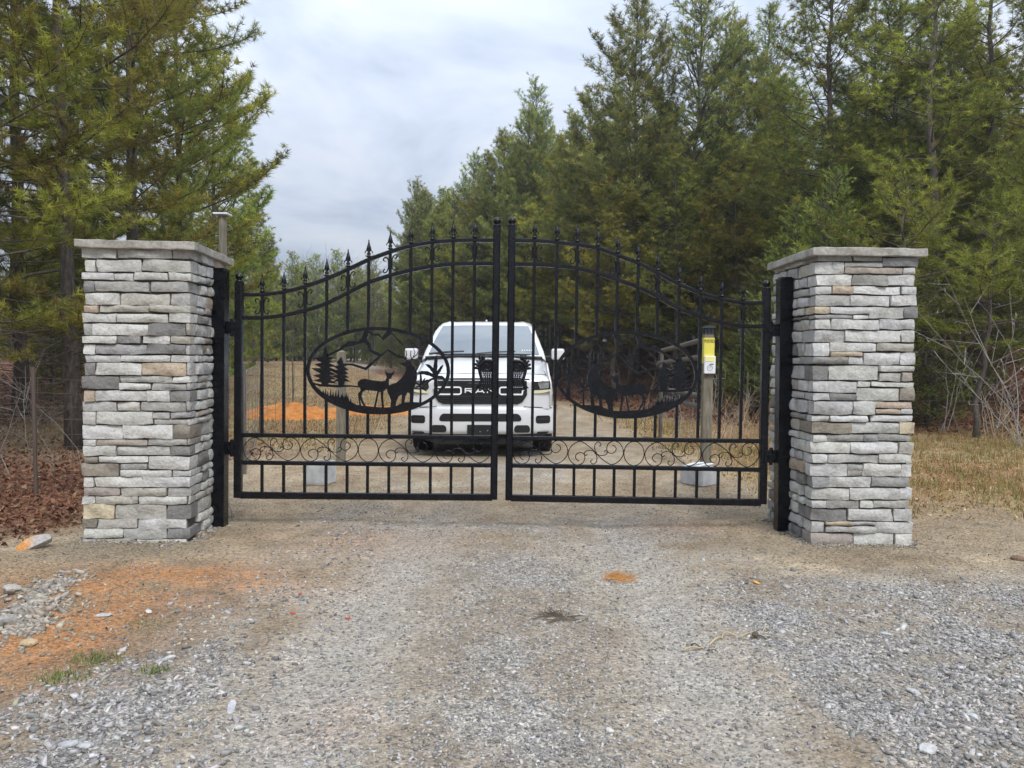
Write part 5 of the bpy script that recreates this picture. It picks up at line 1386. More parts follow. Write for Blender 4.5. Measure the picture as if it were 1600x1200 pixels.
# sides: doors, bed
for s in (-1, 1):
    def arch(yc, r0): return [(yc-r0*math.cos(R(a)), 0.42+r0*math.sin(R(a))) for a in range(4, 180, 16)]
    side = [(0.16, 0.42)] + arch(0.95, 0.50) + [(1.9, 0.42), (4.1, 0.42)] + arch(4.65, 0.50) + [(5.6, 0.45), (5.75, 0.6), (5.75, 1.38), (4.35, 1.39), (4.3, 1.38), (1.5, 1.34), (0.9, 1.2), (0.4, 1.1), (0.14, 1.02), (0.12, 0.80)]
    m = MB().prism(side, -0.02, 0.02); m.v = [(s*(1.012-v[1]*0.6), v[0], v[2]) for v in m.v]
    m.build('body_side', PA, tr)
    for nm, ya, yb in (('front_door', 1.62, 2.85), ('rear_door', 2.88, 3.85)):
        d = MB().prism([(ya, 0.52), (yb, 0.52), (yb, 1.33), (ya, 1.32)], -0.005, 0.005); d.v = [(s*(1.027+v[1]), v[0], v[2]) for v in d.v]
        do = d.build(nm, PA, tr)
        MB().box(min(s*1.03, s*1.06), max(s*1.03, s*1.06), yb-0.3, yb-0.08, 1.16, 1.20, 0.008).build('door_handle', PA, do)
    w_ = MB().add([(s*(0.985+0.004), 1.62, 1.40), (s*(0.955+0.004), 2.86, 1.42), (s*0.822, 2.86, 1.93), (s*0.826, 2.34, 1.90)], [(0, 1, 2, 3)]).add([(s*(0.955+0.004), 2.92, 1.42), (s*(0.945), 3.9, 1.42), (s*0.818, 3.85, 1.93), (s*0.822, 2.92, 1.93)], [(0, 1, 2, 3)])
    w_.build('side_window', MAT['glass'], tr)
    gs = MB().prism([(1.34, 1.34), (4.28, 1.36), (4.12, 1.96), (2.25, 1.96)], 0, 0.01); gs.v = [(s*((0.978 if v[2] < 1.7 else 0.80)-v[1]), v[0], v[2]) for v in gs.v]; gs.build('cab_side', PA, tr)
    # mirrors
    mr = MB().box(min(s*1.09, s*1.305), max(s*1.09, s*1.305), 1.60, 1.74, 1.395, 1.575, 0.035).build('wing_mirror', PA, tr)
    MB().tube([(s*0.97, 1.68, 1.425), (s*1.12, 1.68, 1.435)], 0.032, 8).build('mirror_arm', DP, mr)
    # wheels
    for yc in (0.95, 4.65):
        t_ = MB().lathe([(0.25, -0.135), (0.37, -0.14), (0.405, -0.115), (0.415, -0.06), (0.415, 0.06), (0.405, 0.115), (0.37, 0.14), (0.25, 0.135)], 0, 0, 28)
        t_.v = [(s*0.915+v[2], yc+v[0], 0.405+v[1]) for v in t_.v]; wh = t_.build('wheel', MAT['tyre'], tr)
        r_ = MB().lathe([(0.02, 0.10), (0.20, 0.115), (0.255, 0.143), (0.255, 0.10), (0.02, 0.07)], 0, 0, 20); r_.v = [(s*(0.915+v[2]), yc+v[0], 0.405+v[1]) for v in r_.v]; r_.build('rim', MAT['rim_metal'], wh)
    for yc in (0.95, 4.65):
        wl_ = MB().tube([(s*0.62, yc, 0.60), (s*1.0, yc, 0.60)], 0.54, 20); 
# bed, floor pan, arches
MB().box(-0.985, 0.985, 4.32, 5.72, 0.62, 0.80).build('bed_floor', PA, tr)
MB().box(-0.985, 0.985, 4.27, 4.31, 0.62, 1.385).build('bed_front', PA, tr)
MB().box(-0.985, 0.985, 5.70, 5.74, 0.50, 1.38).build('tailgate', PA, tr)
um = MB(); um.box(-0.98, 0.98, 1.5, 4.1, 0.40, 0.62); um.box(-0.70, 0.70, 0.10, 1.5, 0.36, 0.9); um.box(-0.99, 0.99, 0.12, 0.42, 0.36, 0.72); um.box(-0.65, 0.65, 4.1, 5.6, 0.42, 0.62)
um.build('chassis', MAT['under'], tr)
sk = MB().prism([(-0.98, 0.37), (0.98, 0.37), (0.86, 0.27), (0.6, 0.19), (-0.6, 0.19), (-0.86, 0.27)], 0.02, 0.10); sk.build('air_dam_shade', MAT['under'], tr)  # air dam, drawn deeper to stand for the dark shadow under the nose
ax_ = MB().tube([(-0.8, 0.95, 0.40), (0.8, 0.95, 0.40)], 0.06, 8); ax_.tube([(-0.8, 4.65, 0.40), (0.8, 4.65, 0.40)], 0.06, 8); ax_.build('axle', MAT['under'], tr)
# ------------------------------------------------------------------ things about the gate
def gz_at(px, py, Y): p = P(px, py, Y); return p
# notice post
Y = 10.3; x = P(1105, 600, Y).x; zb = H(x, Y)
np_ = empty('wooden_post', (x, Y, zb), 'square weathered post right of the drive, yellow notice and solar cap on it', 'post')
zt = P(1105, 523, Y).z - zb
MB().box(-0.063, 0.063, -0.063, 0.063, -0.3, zt, 0.006).build('shaft', MAT['wood'], np_)
solar = empty('post_light', (x, Y, zb+zt), 'small black solar lamp capping the notice post', 'lamp')
MB().box(-0.060, 0.060, -0.060, 0.060, 0.0, 0.085, 0.004).build('lamp_body', plain('lamp_glass', (0.05, 0.055, 0.06), 0.2, var=0.3), solar)
m = MB()
for sx in (-0.064, -0.022, 0.022, 0.064):
    m.tube([(sx, -0.064, 0.0), (sx, -0.064, 0.088)], 0.005, 4)
for a in (-0.045, 0.0, 0.045): m.tube([(a-0.018, -0.064, 0.05), (a, -0.064, 0.03), (a+0.018, -0.064, 0.05)], 0.004, 4)
m.build('cage', BL, solar)
m = MB(); m.add([(-0.085,-0.085,0.086),(0.085,-0.085,0.086),(0.085,0.085,0.086),(-0.085,0.085,0.086),(-0.055,-0.055,0.12),(0.055,-0.055,0.12),(0.055,0.055,0.12),(-0.055,0.055,0.12)], [(0,3,2,1),(4,5,6,7),(0,1,5,4),(1,2,6,5),(2,3,7,6),(3,0,4,7)]); m.build('lamp_roof', BL, solar)
MAT['yellow'] = plain('yellow_notice', (0.68, 0.60, 0.09), 0.5, var=0.08, scale=12)
MAT['yellow_pale'] = plain('pale_yellow', (0.80, 0.74, 0.30), 0.5, var=0.06)  # paler yellow of the label on the box
MAT['white_pl'] = plain('white_plastic', (0.70, 0.72, 0.74), 0.45, var=0.06)
MAT['ink'] = plain('black_ink', (0.01, 0.01, 0.01), 0.6)
sg = empty('notice_sign', (x, Y-0.066, zb), 'yellow posted notice wrapped over the front of the wooden post', 'sign')
z1, z0 = P(1105, 528, Y).z-zb, P(1105, 555, Y).z-zb; z00 = P(1105, 568, Y).z-zb
m = MB(); m.box(-0.067, 0.067, -0.006, 0.0, z00, z1); m.box(-0.070, -0.066, -0.006, 0.09, z00, z1); m.box(0.066, 0.070, -0.006, 0.09, z00, z1); m.build('sheet', MAT['yellow'], sg)
# POSTED in block letters
fc = bpy.data.curves.new('posted', 'FONT'); fc.body = 'POSTED'; fc.size = 0.052; fc.extrude = 0.001; fc.align_x = 'CENTER'; fc.space_character = 0.92
fo = bpy.data.objects.new('tmp_text', fc); COL.objects.link(fo); bpy.context.view_layer.update()
tm = bpy.data.meshes.new_from_object(fo.evaluated_get(bpy.context.evaluated_depsgraph_get())); COL.objects.unlink(fo); bpy.data.objects.remove(fo)
tm.materials.clear(); tm.materials.append(MAT['ink'])
lo = link('lettering', tm, sg, (0, -0.008, z1-0.065)); lo.rotation_euler = (R(90), 0, 0)
ws_ = max(abs(v.co.x) for v in tm.vertices)*2; lo.scale = (0.132/ws_, 1.15, 1)
bx = empty('call_box', (x, Y-0.07, zb), 'white plastic box with a round dial, fixed under the yellow notice', 'box')
bz1, bz0 = P(1105, 556, Y).z-zb, P(1105, 583.5, Y).z-zb
MB().box(-0.072, 0.076, -0.05, -0.008, bz0, bz1, 0.008).build('case', MAT['white_pl'], bx)
MB().box(-0.062, 0.060, -0.054, -0.051, bz1-0.075, bz1-0.012, 0.001).build('yellow_label', MAT['yellow_pale'], bx)
cz = bz0+0.075
MB().tube([(0.0+math.cos(a*math.pi/12)*0.034, -0.052, cz+math.sin(a*math.pi/12)*0.034) for a in range(25)], 0.003, 5, cap=False).build('dial_ring', MAT['galv'], bx)
MB().box(-0.004, 0.05, -0.0535, -0.0505, cz+0.046, cz+0.056).build('lettering', MAT['ink'], bx)
for a, b in (((0.012, cz+0.0), (0.0, cz+0.015)), ((0.0, cz+0.015), (-0.012, cz)), ((-0.012, cz), (0.012, cz))):
    MB().tube([(a[0], -0.051, a[1]), (b[0], -0.051, b[1])], 0.0018, 4).build('emblem_line', MAT['galv'], bx)

# rail fence braces left of the notice post
fz = empty('rail_fence', (WX(1070, 11.2), 11.2, H(WX(1070, 11.2), 11.2)), 'grey wooden brace rails running back from the notice post', 'fence')
ox = fz.location
pA = P(1092, 533, 10.5)-ox
for (a, b, Ya, Yb) in (((1097, 531), (1030, 549), 10.42, 13.5), ((1097, 557), (1030, 567), 10.42, 13.5), ((1097, 636), (1040, 621), 10.42, 13.5), ((1097, 619), (1046, 609), 10.42, 13.5)):
    MB().tube([P(a[0], a[1], Ya)-ox, P((a[0]+b[0])/2, (a[1]+b[1])/2+0.5, (Ya+Yb)/2)-ox, P(b[0], b[1], Yb)-ox], 0.035, 8).build('rail', MAT['grey_wood'], fz)
b_ = P(1034, 560, 13.6); MB().tube([(b_.x-ox.x, b_.y-ox.y, -0.2), (b_.x-ox.x, b_.y-ox.y, 1.6)], 0.035, 8).build('end_post', MAT['grey_wood'], fz)

# square post left of the drive, behind the left medallion
Y = 10.4; x = P(533, 640, Y).x; zb = H(x, Y)
o = empty('fence_post', (x, Y, zb), 'pale square wooden post standing behind the left medallion', 'post')
zt = P(534, 550, Y).z-zb
MB().box(-0.055, 0.055, -0.055, 0.055, -0.3, zt, 0.006).build('shaft', MAT['wood'], o)
MB().add([(-0.055,-0.055,zt),(0.055,-0.055,zt),(0.055,0.055,zt),(-0.055,0.055,zt),(0,0,zt+0.03)], [(0,1,4),(1,2,4),(2,3,4),(3,0,4)]).build('pointed_top', MAT['wood'], o)

# lamp pole behind the left pillar
Y = 8.6; x = P(348, 400, Y).x; zb = H(x, Y)
o = empty('lamp_pole', (x, Y, zb), 'brown wooden pole with a small flat white solar lamp on top, behind the left pillar', 'pole')
zt = P(348, 338, Y).z-zb
MB().tube([(0, 0, -0.3), (0.01, 0, zt*0.5), (0, 0, zt)], [0.052, 0.046, 0.043], 10).build('pole', MAT['wood'], o)
l = MB().box(-0.082, 0.078, -0.08, 0.08, zt+0.012, zt+0.030, 0.006).build('lamp_head', MAT['white_pl'], o)
MB().box(-0.05, 0.05, -0.05, 0.05, zt, zt+0.012).build('lamp_bracket', MAT['galv'], o)

# wire mesh fence at the left
def mesh_fence(pts, h, label, wires, step, postmat='rust', r=0.0035, wm='galv'):
    x0, y0 = pts[0]; f = empty('wire_fence', (x0, y0, 0), label, 'fence')
    dense = []
    for (a, b) in zip(pts[:-1], pts[1:]):
        n = max(2, int(math.hypot(b[0]-a[0], b[1]-a[1])/0.6))
        for i in range(n): dense.append((a[0]+(b[0]-a[0])*i/n, a[1]+(b[1]-a[1])*i/n))
    dense.append(pts[-1])
    for k in range(wires):
        zz = 0.06+(h-0.06)*k/(wires-1)
        MB().tube([(p[0]-x0+random.uniform(-.015, .015), p[1]-y0, H(*p)+zz+random.uniform(-.02, .02)) for p in dense], r, 4).build('line_wire', MAT[wm], f)
    L = 0; m = MB(); n = 0
    for (a, b) in zip(pts[:-1], pts[1:]):
        d = math.hypot(b[0]-a[0], b[1]-a[1]); q = int(d/step)
        for i in range(q):
            x, y = a[0]+(b[0]-a[0])*i/q, a[1]+(b[1]-a[1])*i/q; zg = H(x, y)
            m.tube([(x-x0, y-y0, zg+0.05), (x-x0+random.uniform(-.03, .03), y-y0, zg+h)], r*0.9, 4)
    o = m.build('stay_wires', MAT[wm], f); o['kind'] = 'stuff'
    for (x, y) in pts:
        zg = H(x, y); MB().tube([(x-x0, y-y0, zg-0.2), (x-x0+random.uniform(-.04, .04), y-y0, zg+h+0.12)], 0.02, 6).build('fence_post', MAT[postmat], f)
    return f
mesh_fence([(-3.55, 8.2), (-4.9, 7.9), (-6.4, 7.7), (-8.0, 7.6)], 1.2, 'rusty square mesh wire fence left of the left pillar, in front of the dark woods', 9, 0.16, 'rust', 0.0028, 'rust')
mesh_fence([(-3.3, 9.5), (-4.6, 14), (-5.4, 19), (-5.3, 24), (-5.6, 30)], 1.25, 'thin wire fence running back along the left woods behind the gate', 5, 0.9, 'grey_wood', 0.006)
mesh_fence([(5.3, 17.4), (8.0, 17.2), (11.0, 17.4)], 1.1, 'sagging wire between thin stakes at the edge of the right hand woods', 3, 3.0, 'grey_wood', 0.004)

# concrete blocks behind the gate
def hollow_block(name, px, py_top, py_bot, Y, w, d, rz, label, hollow=True):
    p = P(px, py_bot, Y); h = P(px, py_top, Y).z-p.z
    z = H(p.x, Y)
    o = empty(name, (p.x, Y, z), label, 'block', 'concrete blocks beside the drive', rz)
    bm = bmesh.new(); bmesh.ops.create_cube(bm, size=1.0)
    for v in bm.verts: v.co = Vector((v.co.x*w, v.co.y*d, (v.co.z+0.5)*h))
    bmesh.ops.bevel(bm, geom=bm.edges[:], offset=0.012, segments=2, affect='EDGES')
    me = bpy.data.meshes.new('body'); bm.to_mesh(me); bm.free(); me.materials.append(MAT['concrete']); link('body', me, o)
    return o, h
o, h = hollow_block('concrete_block', 502, 731, 766, 8.9, 0.23, 0.30, R(-16), 'grey concrete block on the soil behind the left leaf of the gate')
MB().box(-0.075, 0.075, -0.10, 0.10, h-0.002, h+0.003).build('slot_shade', plain('shaded_slot', (0.16, 0.16, 0.16), 0.9), o)  # dark plate on top, shade of the hollow put into its colour
MB().box(-0.115, 0.115, -0.153, -0.149, 0.03, h*0.8).build('face_panel', MAT['concrete'], o)
o, h = hollow_block('concrete_block', 1092, 722, 750, 9.2, 0.30, 0.34, R(38), 'wide pale concrete block lying behind the right leaf of the gate', True)
for k, (a, b) in enumerate((((-0.22, -0.10), (0.24, -0.02)), ((-0.20, 0.06), (0.22, 0.10)))):
    t = MB().tube([(a[0], a[1], h+0.012), (0, (a[1]+b[1])/2, h+0.022), (b[0], b[1], h+0.012)], 0.014, 6)
    q = empty('plastic_strip', o.location, ['bent white plastic strip lying across the pale block, nearer the gate', 'bent white plastic strip lying across the pale block, nearer the truck'][k], 'strip', None, o.rotation_euler.z)
    t.build('strip', MAT['white_pl'], q)

# orange clay heap behind the left leaf
def heap(name, cx, cy, rx, ry, h, mat, label, seed):
    n = 60; fs = []
    g = np.linspace(-1, 1, n+1); U, V = np.meshgrid(g, g); U, V = U.ravel(), V.ravel(); D = np.sqrt(U*U+V*V)
    X, Y_ = cx+U*rx, cy+V*ry
    Z = h*np.maximum(0, 1-D**1.6)*(0.55+0.9*fbm(X*2.3, Y_*2.3, seed, 4)) + 0.32*h*(fbm(X*7, Y_*7, seed, 3)-0.3)*(D < 0.95)
    vs = np.stack([U*rx, V*ry, height(X, Y_)-H(cx, cy)+Z-0.03], 1).tolist()
    for j in range(n):
        for i in range(n): fs.append((j*(n+1)+i, j*(n+1)+i+1, (j+1)*(n+1)+i+1, (j+1)*(n+1)+i))
    me = bpy.data.meshes.new(name); me.from_pydata(vs, [], fs); me.update(); me.materials.append(mat)
    me.polygons.foreach_set('use_smooth', np.ones(len(me.polygons), dtype=bool))
    o = link(name, me, None, (cx, cy, H(cx, cy))); tag(o, label, 'heap', 'heaps of dug clay'); return o
def m_clay():
    t = NT('orange_clay'); n = t.noise(5, 7, 0.65); n2 = t.noise(40, 5, 0.7)
    c = t.ramp(n, [(0.3, (0.46, 0.16, 0.035)), (0.55, (0.68, 0.27, 0.06)), (0.75, (0.74, 0.38, 0.14))])
    c = t.mix(1.0, c, t.ramp(n2, [(0.3, (0.6,)*3), (0.65, (1.1,)*3)]), 'MULTIPLY'); t.color(c); t.set(Roughness=0.95); t.bump(n2, 0.9, 0.05); return t.m
MAT['clay'] = m_clay()
heap('clay_heap', WX(452, 18), 18.2, 1.35, 1.2, 0.34, MAT['clay'], 'bright orange clay heap behind the hinge end of the left gate leaf', 3)
heap('clay_heap', WX(575, 19.5), 19.8, 1.9, 1.0, 0.20, MAT['clay'], 'low streak of orange clay behind the left medallion', 4)

# notable stones and scraps on the ground
def boulder(name, px, py, size, col, label, seed, sq=(1, 0.8, 0.5), group=None, cat='stone'):
    # on the ground where that pixel's ray meets it
    Y = 4.0
    for _ in range(30):
        p = P(px, py, Y); Y += (p.z-H(p.x, Y))*Y/1.5*0.7
    p = P(px, py, Y)
    bm = bmesh.new(); bmesh.ops.create_icosphere(bm, subdivisions=2, radius=0.5)
    r = np.random.default_rng(seed); dirs = r.normal(0, 1, (7, 3)); dirs /= np.linalg.norm(dirs, axis=1)[:, None]
    for v in bm.verts:
        c = np.array(v.co[:])
        for d in dirs:
            t = c@d; lim = 0.34
            if t > lim: c = c-d*(t-lim)*0.85
        v.co = Vector(c*np.array(sq)*size*1.05)
    me = bpy.data.meshes.new(name); bm.to_mesh(me); bm.free()
    a = me.color_attributes.new('Col', 'FLOAT_COLOR', 'POINT')
    for i, v in enumerate(me.vertices):
        c = col(v.co) if callable(col) else col
        a.data[i].color = (*c, 1)
    me.materials.append(MAT['gravel'])
    o = link(name, me, None, (p.x, Y, H(p.x, Y)+size*sq[2]*0.25)); o.rotation_euler = (r.normal(0, .15), r.normal(0, .15), r.uniform(0, 6.28))
    return tag(o, label, cat, group)
WHT = (0.36, 0.335, 0.295)
boulder('stone', 952, 1143, 0.045, (0.48, 0.46, 0.42), 'rounded whitish stone alone on the grey gravel in the middle of the drive', 1)
o = boulder('stone', 52, 856, 0.27, lambda c: (0.52, 0.24, 0.07) if c.x < 0.0 else (0.34, 0.32, 0.30), 'half orange, half grey rock left of the left pillar', 2, (1, 0.6, 0.42)); o.rotation_euler = (0.1, -0.35, 0.35)
boulder('stone', 20, 925, 0.16, WHT, 'largest pale flat rock on the bank at the left edge', 3, (1, 0.8, 0.4))
boulder('stone', 6, 975, 0.14, (0.30, 0.285, 0.26), 'grey rock at the very left edge below the largest pale one', 4, (1, 0.8, 0.5))
boulder('stone', 45, 1008, 0.085, (0.40, 0.30, 0.18), 'buff stone on the orange soil of the left bank', 5)
boulder('stone', 162, 963, 0.075, (0.36, 0.35, 0.34), 'flat whitish sliver on the orange soil', 6, (1.3, 0.5, 0.3))
boulder('stone', 264, 1030, 0.06, (0.42, 0.41, 0.40), 'pale flat stone beside the small green tuft nearest the drive', 7, (1, 0.7, 0.4))
boulder('stone', 362, 1109, 0.085, (0.40, 0.40, 0.41), 'long pointed grey shard in the gravel at lower left', 8, (1.3, 0.45, 0.35))
boulder('stone', 105, 1167, 0.075, (0.34, 0.34, 0.34), 'pale shard at the lower left corner, among the gravel', 9, (1.3, 0.5, 0.4))
boulder('stone', 130, 1168, 0.06, (0.35, 0.35, 0.35), 'smaller pale shard right beside the one at the lower left corner', 10, (1.2, 0.6, 0.4))
boulder('stone', 1450, 1175, 0.075, (0.44, 0.43, 0.42), 'pale chunk in the loose gravel near the lower right corner', 11)
boulder('stone', 1520, 1122, 0.06, (0.42, 0.42, 0.42), 'pale angular stone in the coarse gravel at the right', 12)
boulder('stone', 1428, 1082, 0.06, (0.40, 0.40, 0.40), 'grey white flake in the coarse gravel, right of the dry twig', 13, (1.2, 0.7, 0.4))
boulder('stone', 1386, 992, 0.055, (0.40, 0.40, 0.40), 'flat pale stone in the gravel in front of the right pillar', 14, (1.2, 0.7, 0.35))
boulder('stone', 1182, 911, 0.06, (0.60, 0.30, 0.08), 'orange lump of clay on the drive in front of the right pillar', 15, (1.3, 0.8, 0.3), cat='clay lump')
boulder('stone', 232, 957, 0.05, (0.55, 0.50, 0.42), 'buff flat stone in the middle of the soil left of the drive', 16, (1.2, 0.7, 0.4))
boulder('stone', 1590, 875, 0.10, (0.18, 0.12, 0.08), 'dark clod of soil at the right edge beside the clearing', 17, (1.1, 0.8, 0.5), cat='clod')
MAT['red'] = plain('red_scrap', (0.50, 0.07, 0.04), 0.6)
def ray_ground(px, py):
    Y = 4.0
    for _ in range(40):
        p = P(px, py, Y); Y += (p.z-H(p.x, Y))*Y/1.5*0.7
    p = P(px, py, Y); return Vector((p.x, Y, H(p.x, Y)))
for k, (px, py, lb) in enumerate(((457, 960, 'red maple flower scrap on the drive, nearer the left edge of the gravel'), (544, 968, 'red maple flower scrap on the tan wheel track'), (468, 930, 'faint red scrap on the soil, farthest of the three red ones'))):
    c = ray_ground(px, py); m = MB()
    for q in range(5):
        a = q*1.25+k; m.tube([(0, 0, 0.006), (math.cos(a)*0.009, math.sin(a)*0.008, 0.010), (math.cos(a)*0.019, math.sin(a)*0.015, 0.006)], [0.003, 0.004, 0.002], 4)
    o = m.build('red_blossom', MAT['red'], None, False, c); tag(o, lb, 'blossom', 'red scraps on the drive')
# twigs
def twig(name, pts, r0, mat, label, group=None):
    q = [ray_ground(*p) for p in pts]; c = q[0]
    m = MB(); sp = smooth_path([v-c for v in q], 5)
    m.tube([v+Vector((0, 0, 0.010+0.012*math.sin(i*0.9))) for i, v in enumerate(sp)], [r0*(1-0.6*i/len(sp)) for i in range(len(sp))], 6)
    o = m.build(name, mat, None, True, c); return tag(o, label, 'twig', group)
MAT['straw'] = plain('straw_twig', (0.42, 0.33, 0.20), 0.8, var=0.2)
MAT['dark_twig'] = plain('dark_twig', (0.10, 0.075, 0.05), 0.9, var=0.3)
t = twig('twig', [(1068, 1020), (1100, 1012), (1125, 1000), (1132, 994), (1160, 994), (1185, 992), (1196, 984)], 0.006, MAT['straw'], 'long crooked straw coloured twig lying on the right side of the drive')
t = twig('twig', [(1080, 1011), (1100, 1015), (1122, 1024)], 0.005, MAT['dark_twig'], 'short dark stick crossing the long straw coloured twig')
c = ray_ground(1180, 997); m = MB(); m.lathe([(0.004, 0), (0.018, 0.012), (0.02, 0.022), (0.008, 0.035)], 0, 0, 7); m.tube([(-0.03, -0.02, 0.01), (0.03, 0.01, 0.012), (0.05, -0.03, 0.006)], 0.004, 4)
tag(m.build('pine_cone', MAT['dark_twig'], None, False, c), 'small brown cone beside the far end of the straw coloured twig', 'cone')
r_ = np.random.default_rng(91)
def clump(name, px, py, n, L, mat, label, cat, up=0.25, rad=0.0022):
    c = ray_ground(px, py); m = MB()
    for k in range(n):
        a = r_.uniform(0, 6.28); s = Vector((r_.normal(0, L*0.3), r_.normal(0, L*0.3), 0.006)); d = Vector((math.cos(a), math.sin(a), r_.uniform(0, up)))
        e1 = s+d*L*r_.uniform(0.3, 0.6); e2 = e1+(d+Vector((r_.normal(0, 0.6), r_.normal(0, 0.6), r_.normal(0, up)))).normalized()*L*0.4; e2.z = max(e2.z, 0.004); e1.z = max(e1.z, 0.008)
        m.tube([s, e1, e2], [rad, rad, rad*0.5], 4)
    return tag(m.build(name, mat, None, False, c), label, cat)
clump('twig_clump', 874, 966, 34, 0.13, MAT['dark_twig'], 'tangle of dark twigs on the grey gravel in the middle of the drive', 'twigs', 0.12, 0.0028)
clump('straw_tuft', 966, 905, 60, 0.15, plain('orange_straw', (0.46, 0.22, 0.06), 0.8, var=0.25), 'patch of orange straw on the drive in front of the right leaf', 'straw', 0.15)
def tuft(px, py, n, h, sp, label):
    c = ray_ground(px, py); x = c.x+r_.normal(0, sp, n); y = c.y+r_.normal(0, sp*0.6, n)
    o = scatter_grass(x, y, r_.uniform(0.4, 1, n)*h, brown(n, int(px), [(0.10, 0.16, 0.04), (0.16, 0.22, 0.06), (0.22, 0.26, 0.10)]), 'grass_tuft', label, int(px), 0.8, 0.003)
    tag(o, label, 'grass', 'green tufts on the left bank', 'stuff'); return o
tuft(97, 1060, 170, 0.05, 0.07, 'widest green grass tuft, lowest on the left bank')
tuft(150, 1032, 170, 0.055, 0.07, 'dark green grass tuft higher up the left bank')
tuft(243, 1050, 90, 0.055, 0.035, 'small bright green tuft nearest the gravel at the left')
tuft(225, 975, 80, 0.03, 0.07, 'sparse olive tuft at the edge of the orange soil')
# wire loop at the foot of the left post
a = P(352, 815, 6.86); m = MB(); m.tube(smooth_path([(0, 0, -0.02), (-0.045, 0, 0.06), (-0.03, -0.01, 0.14), (0.03, 0.0, 0.175), (0.08, 0.03, 0.13), (0.09, 0.05, 0.0)], 6), 0.005, 6)
tag(m.build('cable', MAT['galv'], None, True, (a.x-0.02, 6.80, H(a.x, 6.8))), 'grey cable looping out of the ground at the foot of the left gate post', 'cable')

# bare brush
def brush(name, x, y, n, h, mat, label, group=None, spread=0.5, fine=3, rad=0.010, seed=1):
    r = np.random.default_rng(seed); m = MB()
    for k in range(n):
        p = Vector((r.normal(0, spread), r.normal(0, spread), -0.05)); d = Vector((r.normal(0, 0.35), r.normal(0, 0.35), 1)).normalized(); L = h*r.uniform(0.55, 1.1)
        pts = [p.copy()]
        for i in range(6):
            d = (d+Vector(r.normal(0, 0.17, 3))).normalized(); p = p+d*L/6; pts.append(p.copy())
        rr = rad*r.uniform(0.5, 1.1); m.tube(pts, [rr*(1-0.75*i/6) for i in range(7)], 4, cap=False)
        for q in range(fine):
            i = int(r.integers(2, 6)); e_ = pts[i]+(d*0.6+Vector(r.normal(0, 0.7, 3))).normalized()*L*r.uniform(0.15, 0.4)
            md_ = pts[i].lerp(e_, 0.5)+Vector(r.normal(0, 0.04, 3)); m.tube([pts[i], md_, e_], [rr*0.5, rr*0.35, rr*0.15], 3, cap=False)
    o = m.build(name, mat, None, False, (x, y, H(x, y))); return tag(o, label, 'brush', group)
GB = 'bare brush behind the gate and at the woods'
MAT['weed'] = plain('dry_weed', (0.36, 0.25, 0.15), 0.9, var=0.3, scale=2)
brush('bare_brush', WX(1150, 12.2), 12.2, 42, 1.3, MAT['weed'], 'dry brown brush between the notice post and the right gate post', GB, 0.38, 4, 0.006, 3)
brush('bare_brush', WX(1088, 12.8), 12.8, 18, 1.5, MAT['grey_bark'], 'tangle of pale bare twigs left of the notice post', GB, 0.35, 5, 0.007, 4)
brush('bare_brush', WX(1200, 13.5), 13.5, 34, 1.1, MAT['weed'], 'tawny weeds just behind the right gate post', GB, 0.4, 3, 0.006, 5)
brush('bare_brush', WX(1585, 15.5), 15.5, 22, 1.1, MAT['straw'], 'clump of pale bent reeds at the right edge of the clearing', GB, 0.25, 1, 0.010, 6)
brush('bare_brush', WX(660, 30), 30, 40, 1.6, MAT['weed'], 'reddish brown brush far behind the left medallion', GB, 1.2, 4, 0.012, 7)
brush('bare_brush', WX(925, 19), 19, 6, 1.4, MAT['grey_wood'], 'thin bare saplings under the pines behind the right medallion', GB, 0.9, 4, 0.010, 8)
brush('bare_brush', WX(1048, 16), 16, 5, 1.8, MAT['grey_wood'], 'tall bare twigs beside the brace rails', GB, 0.5, 5, 0.009, 9)
brush('bare_brush', WX(70, 9.3), 9.3, 12, 2.4, MAT['grey_bark'], 'grey dead branches hanging in front of the dark woods at the left', GB, 0.7, 5, 0.006, 10)
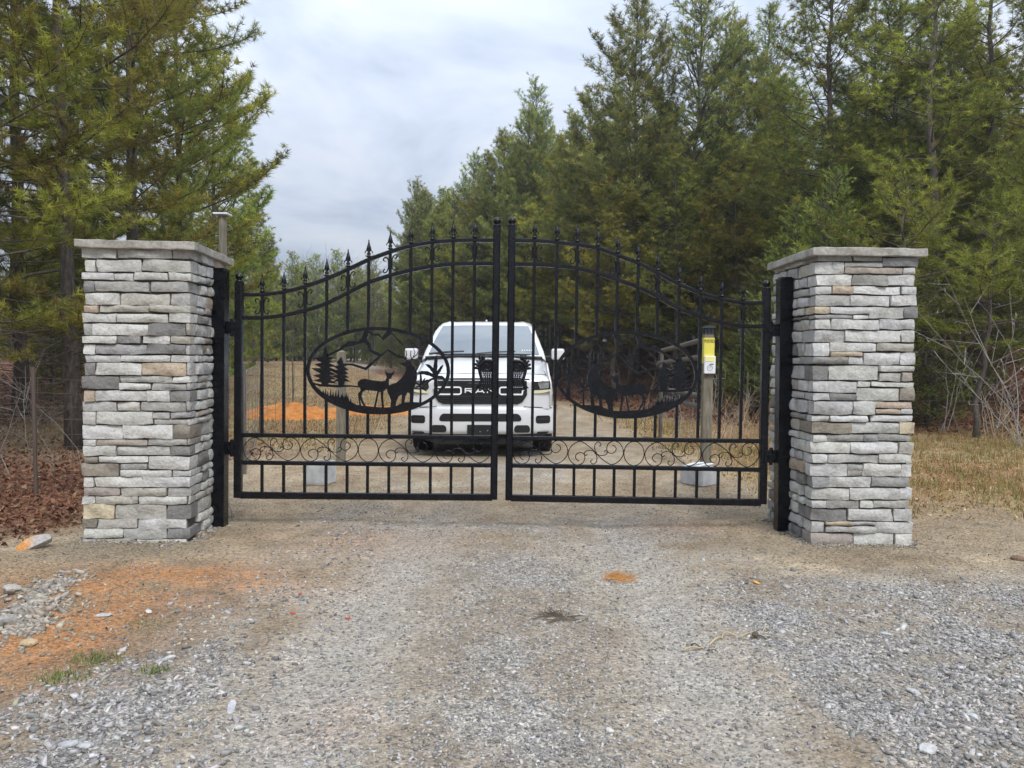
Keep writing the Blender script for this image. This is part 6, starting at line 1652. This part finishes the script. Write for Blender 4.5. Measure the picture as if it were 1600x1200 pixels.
# the whitish budding shrub at the right edge
def budding(x, y, h, label, seed, n=7, lean=-0.25):
    r = np.random.default_rng(seed); m = MB()
    for k in range(n):
        p = Vector((r.normal(0, 0.12), r.normal(0, 0.12), -0.05)); d = Vector((lean*r.uniform(0.2, 2.0)+r.normal(0, .2), r.normal(0, 0.25), 1)).normalized(); L = h*r.uniform(0.6, 1.1); pts = [p.copy()]
        for i in range(9):
            d = (d+Vector(r.normal(0, 0.11, 3))+Vector((0, 0, 0.02))).normalized(); p = p+d*L/9; pts.append(p.copy())
        m.tube(pts, [0.011*(1-0.8*i/9) for i in range(10)], 5, cap=False)
        for i in range(2, 9):
            e_ = pts[i]+(d*0.4+Vector(r.normal(0, 0.8, 3))).normalized()*L*r.uniform(0.10, 0.32)
            m.tube([pts[i], e_], [0.006, 0.002], 4, cap=False)
            for q in range(3):
                b = pts[i].lerp(e_, r.uniform(0.3, 1)); m.tube([b, b+Vector(r.normal(0, 0.03, 3))], [0.009, 0.003], 4)
    o = m.build('bare_shrub', MAT['pale_bark'], None, False, (x, y, H(x, y))); return tag(o, label, 'shrub', 'pale bare shrubs at the right')
MAT['pale_bark'] = plain('pale_bark', (0.26, 0.24, 0.21), 0.9, var=0.25, scale=4)
budding(WX(1598, 13.6), 13.6, 3.6, 'tall pale twiggy shrub at the right edge, branches arching to the left', 4, 6, -0.33)
budding(WX(1548, 15.8), 15.8, 3.0, 'thin pale sapling standing straight beside the small green seedling', 6, 3, 0.0)
budding(WX(1478, 16.2), 16.2, 2.6, 'leaning pale sapling right of the right pillar', 9, 3, 0.3)

# ------------------------------------------------------------------ thin winter haze
hz = MB().box(-410, 410, -70, 610, -2.2, 19.0).build('haze', None or MAT['ground'], None)
hz.data.materials.clear()
hm = bpy.data.materials.new('haze'); hm.use_nodes = True; hn = hm.node_tree.nodes; hn.clear()
ho = hn.new('ShaderNodeOutputMaterial'); hv = hn.new('ShaderNodeVolumePrincipled')
hv.inputs['Color'].default_value = (0.86, 0.91, 1.0, 1); hv.inputs['Density'].default_value = 0.0008; hv.inputs['Anisotropy'].default_value = 0.2
hm.node_tree.links.new(hv.outputs[0], ho.inputs['Volume']); hz.data.materials.append(hm)
tag(hz, 'thin pale winter haze over the whole place', kind='stuff')
